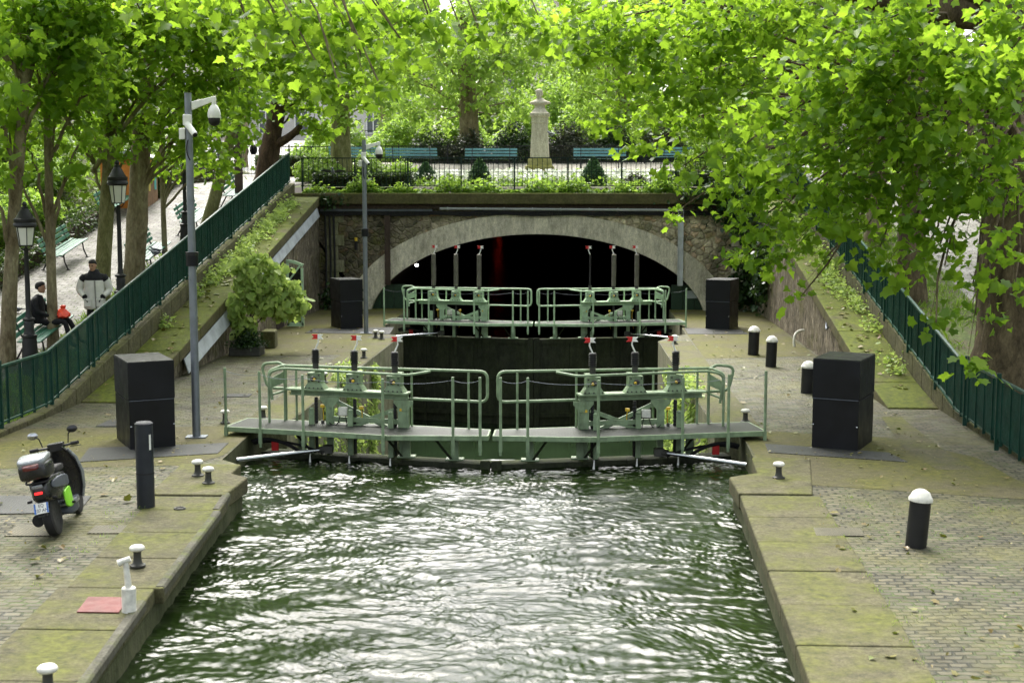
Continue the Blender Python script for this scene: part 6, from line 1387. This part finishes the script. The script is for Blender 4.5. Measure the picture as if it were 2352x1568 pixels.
for (x, y), rr, mt, lf_, lab in GS: shrub('shrub', lab, (x, y, 4.3 + min(max(0, y - 52) * .10, .85)), rr, lf_, mt, 1.9, group='shrubs of the garden')
for i, (x, y, h) in enumerate(((14.8, 30, 1.6), (14.6, 35, 1.8), (14.9, 40, 2.0), (15, 46, 2.2), (16.5, 51, 2.4))):
    shrub('shrub', ('shrub on the right bank behind the big trunk', 'second shrub up the right bank', 'middle shrub of the right bank', 'shrub high on the right bank', 'topmost shrub of the right bank')[i], (x, y, ramp(y) + .4), (1.5, 1.6, h), .15, 'leaf_lush' if i % 2 else 'leaf_far', 2.0, group='shrubs on the right bank')

# ------------------------------------------------------------------ trees
def bl(lst): return [(tuple(at(u, v, Y)), r_, *rest) for u, v, Y, r_, *rest in lst]
def hi(cx, cy, z0, n, R, r_=1.9, dz=4.0):                 # upper crown, above the picture, shading and mirrored in the water
    out = []
    for i in range(n):
        a = random.uniform(0, 2 * PI); q = R * math.sqrt(random.random()); out.append(((cx + q * math.cos(a), cy + q * math.sin(a), z0 + random.uniform(0, dz)), r_))
    return out
rowL = 'plane trees of the left walkway row'; rowR = 'plane trees of right walkway row'
def trunk_at(u0, v0, u1, v1, y): # base on the walkway, top in the picture
    b = at(u0, v0, y); return (b.x, y, ramp(y)), tuple(at(u1, v1, y))
b_, t_ = trunk_at(12, 800, 65, 130, 27.8)
tree('slim forked plane trunk nearest the left edge', b_, t_, .165, bl([(30, 60, 27.5, 1.40), (120, 10, 28, 1.22), (-30, 190, 27, 1.22), (150, 120, 28, 0.92), (20, 290, 28, 0.92), (-40, 380, 27, 0.73), (60, 200, 28, 0.73)]), leaf=.19, group=rowL, crown_hi=hi(b_[0] - .5, 27, 8.5, 3, 2.6),
     forks=[(t_, (t_[0] - .3, 27.8, t_[2] + .5), (t_[0] - .9, 27.6, t_[2] + 1.3), .07, .04)], lean=(-.12, 0, 0))
b_, t_ = trunk_at(122, 780, 106, 170, 28.9)
tree('thin straight plane trunk just left of the standing person', b_, t_, .115, bl([(190, 70, 28.5, 1.22), (80, 140, 29, 0.98), (230, 190, 28.5, 0.92), (130, 250, 28.8, 0.67), (200, 310, 28.6, 0.61), (60, 330, 29, .6), (30, 410, 28.5, .5), (160, 380, 28.5, .5), (110, 60, 28, 1.1), (250, 20, 28.5, 1.0)]), group=rowL, crown_hi=hi(b_[0], 28.9, 8.5, 2, 2.2))
b_, t_ = trunk_at(226, 700, 262, 130, 31.9)
tree('mossy plane trunk directly behind the standing person', b_, t_, .20, bl([(290, 90, 31, 1.40), (240, 200, 31.2, 0.98), (340, 200, 31, 0.98), (300, 290, 31.5, 0.67), (240, 300, 32, .6), (300, 340, 31, .42), (180, 220, 31, .9), (200, 330, 32, .5), (280, 10, 31, 1.2), (170, 20, 31, 1.22), (360, 20, 31, 1.22)]), group=rowL, bark_m='bark_moss', crown_hi=hi(b_[0] + 1, 31.5, 9, 3, 3),
     forks=[((b_[0] + .05, 31.8, 4.7), tuple(at(130, 240, 31)), tuple(at(100, 180, 30.5)), .06, .03), ((b_[0], 31.8, 4.5), tuple(at(330, 215, 31.2)), tuple(at(400, 170, 31)), .06, .03)])
b_, t_ = trunk_at(302, 655, 335, 60, 33.3)
tree('thickest pale mottled plane trunk of left row, ringed with knots', b_, t_, .265, bl([(420, 90, 32.5, 1.40), (470, 10, 33, 1.34), (400, 210, 32.8, 0.98), (480, 180, 32.8, 1.04), (430, 300, 33, 0.73), (380, 330, 33, .6), (440, 350, 33, .5), (350, 270, 33, .7), (470, 270, 33, .6), (540, 180, 33, .8), (420, 10, 32, 1.2), (520, 80, 33, 1.22)]), group=rowL, r1=.19, crown_hi=hi(-11.5, 40, 12.5, 9, 4, 2.2, 7) + hi(b_[0] + 1.4, 33, 9, 3, 3.2), knob=.07)
b_, t_ = trunk_at(380, 590, 370, 250, 36.3)
tree('very thin young trunk standing in the grass patch', b_, t_, .075, bl([(500, 300, 35.5, 0.98), (450, 360, 36, 0.61), (520, 385, 36, 0.61), (540, 230, 36, 0.98), (460, 250, 36, 0.85), (400, 390, 36.2, 0.46)]), group=rowL, r1=.055)
b_, t_ = trunk_at(462, 530, 545, 250, 39.6)
tree('leaning mossy plane trunk by the camera mast', b_, t_, .21, bl([(580, 110, 38.5, 1.46), (640, 30, 38, 1.46), (600, 190, 39, 0.92), (660, 150, 38.5, 1.10), (520, 30, 38, 1.46), (570, 250, 39, 0.67)]), group=rowL, bark_m='bark_moss', crown_hi=hi(b_[0] + 2, 39, 10, 4, 3.4))
b_, t_ = trunk_at(606, 418, 645, 215, 47.6)
bj = at(636, 330, 47.5)
tree('dark forked trunk leaning at top of the green fence', b_, t_, .40, bl([(700, 160, 46.5, 1.65), (760, 90, 47, 1.83), (650, 80, 46, 1.71), (700, 250, 47, 1.10), (740, 300, 47, 0.73), (800, 200, 47, 1.34), (640, 170, 47, 0.98), (850, 60, 47, 1.71)]), group=rowL, bark_m='bark_dark', leaf=.2, crown_hi=hi(b_[0] + 2, 47, 12, 4, 4),
     forks=[(tuple(bj), tuple(at(665, 320, 47.3)), tuple(at(690, 290, 47)), .17, .10)], r1=.26)
# bough of a tree standing left of the frame reaching over the near water
b_ = (-10.2, 18.5, 0); t_ = (-8.2, 18.8, 11)
tree('plane tree outside the frame whose dark boughs hang along the top edge', b_, t_, .3, bl([(700, 30, 20, .55), (730, 150, 19.5, .36), (780, 205, 19, .26), (830, 130, 19.5, .4), (900, 60, 20, .5), (870, 190, 19.2, .25), (640, 60, 20, .5), (990, 30, 20.5, .45), (1060, 70, 21, .38), (560, 20, 20, .5), (440, 0, 20, .5), (320, 20, 20, .4), (935, 110, 20, .35), (1180, 30, 22, .5), (1120, 110, 22, .35), (1250, 70, 23, .5), (1010, 120, 21, .3), (790, 60, 20, .5), (680, 110, 20, .4), (610, 130, 21, .45)]), leaf=.145,
     crown_hi=hi(-9, 18, 10, 8, 3.5) + hi(-1.5, 23.5, 10.5, 9, 4.5, 1.8, 3.5), limb_r=.012, smin=.9, arch=.45)
# garden trees
gl = 'light green trees of the garden above the tunnel'
def gtree(label, x, y, z, r0, htop, blobs, bark='bark_plane', mt='leaf_far', leaf=.17, hi_=None, **kw):
    return tree(label, (x, y, z), (x + random.uniform(-.3, .3), y, z + htop), r0, blobs, bark, mt, leaf, 1.9, L_OVAL, 'garden_tree', gl, limb_r=.05, hang=.6, crown_hi=hi_ or (), **kw)
gtree('garden tree with straight pale trunk left of the mast', -7.55, 52.5, 4.3, .42, 6, bl([(760, 130, 52, 1.5), (830, 60, 53, 1.7), (700, 40, 53, 1.6), (820, 200, 52.5, 1.0), (880, 150, 53, 1.2), (740, 220, 52, .8), (950, 60, 54, 1.6), (700, 130, 52, 1.2), (790, 270, 52, .8), (860, 240, 53, 1.0), (680, 230, 53, .8)]), hi_=hi(-7.5, 53, 11, 5, 3.5, 2.0), bark='bark_moss', leaf=.18)
gtree('garden tree with sturdy trunk left of the bust monument', -3.3, 61, 4.6, .50, 7, bl([(1000, 120, 60, 1.9), (1080, 50, 61, 2.0), (1160, 120, 60, 1.7), (940, 190, 60, 1.4), (1030, 220, 60, 1.2), (1130, 210, 60, 1.2), (1200, 60, 61, 1.8), (900, 80, 61, 1.8), (1190, 240, 60.5, .9), (1090, 150, 59.5, 1.3), (960, 260, 60, 1.0), (1000, 290, 61, .8), (1150, 270, 61, .8), (860, 150, 61, 1.5), (1250, 130, 61, 1.2), (900, 10, 61, 1.8), (1120, 0, 61, 1.8)]), leaf=.19)
gtree('slender garden tree right of the bust', 3.2, 64, 4.7, .3, 7, bl([(1380, 100, 63, 2.0), (1480, 60, 64, 2.0), (1440, 190, 63, 1.6), (1540, 160, 64, 1.7), (1340, 210, 64, 1.2), (1600, 60, 64, 2), (1300, 40, 65, 1.8), (1400, 260, 63, 1.0), (1330, 120, 64, 1.5), (1500, 250, 63, 1.2), (1580, 240, 64, 1.4), (1350, 270, 64, .9), (1460, 300, 63, .8), (1420, 0, 64, 2.0), (1550, 10, 64, 2.0)]), hi_=hi(6.5, 64, 10, 4, 3, 2.0))
gtree('garden tree at the right end behind the hanging boughs', 9.0, 58, 4.7, .35, 7, bl([(1680, 120, 58, 2.0), (1740, 220, 57, 1.7), (1640, 220, 58, 1.5), (1800, 100, 58, 2.0), (1700, 320, 57, 1.1), (1860, 240, 57, 1.6), (1600, 300, 58, .9)]), hi_=hi(10, 58, 12, 6, 4, 2.4))
# trees along the street behind
BT = [(-26, 74, 'street tree far left behind the kiosk'), (-17, 76, 'street tree behind the left walkway'), (-10.5, 84, 'street tree behind the parked bicycles'), (-4, 82, 'street tree behind the sturdy garden trunk'), (3, 85, 'street tree directly behind the bust'), (9.5, 80, 'street tree behind the right garden'), (17, 74, 'street tree beyond the right walkway'), (26, 70, 'street tree far right')]
for i, (x, y, lab) in enumerate(BT):
    z = stz(y); bb_ = []
    for k in range(17):
        a = random.uniform(0, 2 * PI); q = 3.9 * math.sqrt(random.random()); bb_.append(((x + q * math.cos(a), y + q * math.sin(a) * .8, z + 2.6 + random.uniform(0, 5.5 if abs(x - 1) < 7 else 8.5)), random.uniform(1.7, 2.4)))
    tree(lab, (x, y, z), (x + random.uniform(-.4, .4), y, z + 5.5), .3, bb_, 'bark_plane', 'leaf_far', .24, 1.7, L_OVAL, 'street_tree', 'street trees behind the garden', limb_r=.05, twigs=False)
# left bank background trees
for i, (x, y, lab) in enumerate(((-16, 29, 'bank tree close to the left edge'), (-19, 37, 'bank tree above the left shrubs'), (-17.5, 47, 'bank tree behind the kiosk'), (-21, 56, 'bank tree far up the left slope'))):
    z = ramp(y) + 1.5; bb_ = []
    for k in range(15):
        a = random.uniform(0, 2 * PI); q = 3.0 * math.sqrt(random.random()); bb_.append(((x + q * math.cos(a), y + q * math.sin(a), z + 2.6 + random.uniform(0, 6)), random.uniform(1.2, 1.8)))
    tree(lab, (x, y, z), (x + .2, y, z + 4), .16, bb_, 'bark_plane', 'leaf_far' if i % 2 else 'leaf', .2, 1.8, L_PLANE if i < 2 else L_OVAL, 'bank_tree', 'trees of the left bank', twigs=False)
# right row: the big plane tree and its neighbours
bx_ = at(2290, 900, 26.5)
TB = (bx_.x + .35, 26.6, ramp(26.6)); TT = (bx_.x + .1, 26.6, 7.4)
tree('huge old plane tree with burred trunk at right edge, boughs over canal', TB, TT, .78, bl([(1960, 90, 24, 1.0), (1880, 190, 24, .9), (1790, 270, 24.5, .85), (2010, 230, 23.5, .95), (1930, 330, 23.5, .9), (2060, 400, 23, .9), (1830, 390, 24.5, .85), (1960, 470, 23.5, .8), (1750, 430, 25.5, .75), (1720, 520, 26.5, .5), (1860, 510, 24.5, .7),
     (1790, 590, 26, .5), (2250, 420, 22, .9), (2180, 280, 22.5, .95), (2100, 130, 23, .95), (2290, 260, 21.5, .8), (2150, 740, 21.5, .26), (2090, 520, 22.5, .5), (2170, 610, 22, .28), (2300, 560, 21, .4), (1900, 590, 25, .28), (2020, 570, 23.5, .32), (2330, 660, 21, .26), (2060, 610, 23, .36), (2160, 560, 22.5, .42), (2235, 650, 22, .32), (2110, 600, 23, .3), (1990, 520, 24, .4), (2240, 835, 20.8, .34), (1840, 680, 24.5, .28), (1700, 340, 26, .8), (1650, 430, 27, .5), (1590, 400, 28, .3), (1545, 492, 29, .22), (2290, 40, 22, 1.0), (2200, 150, 22, .9), (2330, 150, 21, .8), (2240, 720, 21.5, .35), (2050, 40, 23, .9), (1990, 150, 23, .8), (2100, 330, 23, .8), (2180, 440, 22.5, .7), (1700, 600, 26.5, .25), (1780, 500, 26, .6)]),
     bark_m='bark_old', leaf=.15, lai=1.75, group=rowR, r1=.55, knob=.09, smin=.82, limb_r=.04, crown_hi=hi(7.5, 26, 9.5, 10, 4.5, 2.1, 5),
     forks=[(TT, tuple(at(2160, 60, 26)), tuple(at(1860, -60, 25)), .34, .2), (TT, tuple(at(2230, 20, 26)), tuple(at(2170, -180, 25.5)), .36, .25), ((TT[0], TT[1], 5.2), tuple(at(2120, 260, 26)), tuple(at(1930, 170, 25)), .16, .06), (tuple(at(2050, 20, 25.5)), tuple(at(2080, 130, 25)), tuple(at(2110, 250, 24.5)), .12, .05)])
b_, t_ = trunk_at(2090, 700, 2110, 150, 33)
tree('second plane trunk on the right, behind the fence', (b_[0], 33, ramp(33)), t_, .36, bl([(1500, 90, 29, 1.1), (1420, 40, 29, 1.0), (1600, 60, 28, 1.1), (1560, 200, 29, .95), (1650, 170, 28, 1.0), (1460, 190, 29.5, .8), (1510, 300, 29.5, .6), (1620, 300, 29, .8), (1700, 200, 28, 1.0), (1740, 60, 28, 1.1), (1830, 30, 28, 1.1), (1410, 270, 29.5, .55), (1470, 345, 29.5, .4), (1360, 110, 30, .8), (1330, 30, 30, .9), (1570, 380, 29, .4)]),
     group=rowR, bark_m='bark_old', leaf=.148, lai=1.6, smin=.75, limb_r=.035, crown_hi=hi(6.5, 31, 9.5, 9, 4, 2.0), knob=.09)
b_, t_ = trunk_at(2010, 640, 2030, 150, 39)
tree('third plane trunk up the right walkway', (b_[0], 39, ramp(39)), t_, .30, bl([(1900, 200, 38, 1.5), (2000, 300, 37, 1.2), (1800, 160, 38, 1.5), (2100, 200, 37, 1.5), (1950, 60, 38, 1.6), (2200, 150, 36, 1.6)]), group=rowR, crown_hi=hi(8.5, 39, 10, 8, 4, 2.2) + hi(11.5, 40, 13, 9, 4, 2.2, 6))
b_ = (9.6, 46, ramp(46))
tree('farthest plane trunk on the right walkway', b_, (9.5, 46, 9), .28, bl([(1780, 260, 45, 1.5), (1700, 120, 45, 1.7), (1860, 330, 45, 1.2), (1960, 400, 45, 1.1), (1640, 40, 45, 1.7), (1880, 80, 45, 1.8)]), group=rowR, crown_hi=hi(9, 46, 11, 7, 4, 2.3))
for i, (x, y, lab) in enumerate(((17, 33, 'bank tree behind the huge plane tree'), (18, 43, 'bank tree higher on the right bank'))):
    z = ramp(y) + 1.2; bb_ = [((x + random.uniform(-2.4, 2.4), y + random.uniform(-2, 2), z + 1.6 + random.uniform(0, 6)), random.uniform(1.3, 1.9)) for k in range(10)]
    tree(lab, (x, y, z), (x, y, z + 4), .18, bb_, 'bark_plane', 'leaf_far', .21, 1.7, L_OVAL, 'bank_tree', 'trees of the right bank', twigs=False)
# the rows go on beside and behind the camera: they shade the near quays and show in the water
for i, (x, y, lab) in enumerate(((-10.3, 10, 'plane tree of the left row beside the near basin, outside the frame'), (10.6, 15, 'plane tree of the right row beside the near basin, outside the frame'), (10.5, 5, 'plane tree of the right row close to the camera, outside the frame'))):
    sg = 1 if x > 0 else -1
    bb_ = [((x - sg * random.uniform(-1.5, 6.0), y + random.uniform(-4, 4), 8.6 + random.uniform(0, 6)), random.uniform(1.5, 2.1)) for k in range(13)]
    tree(lab, (x, y, 0), (x - sg * .4, y, 7), .35, bb_, leaf=.34, lai=1.0, twigs=False)
bpy.context.view_layer.update()
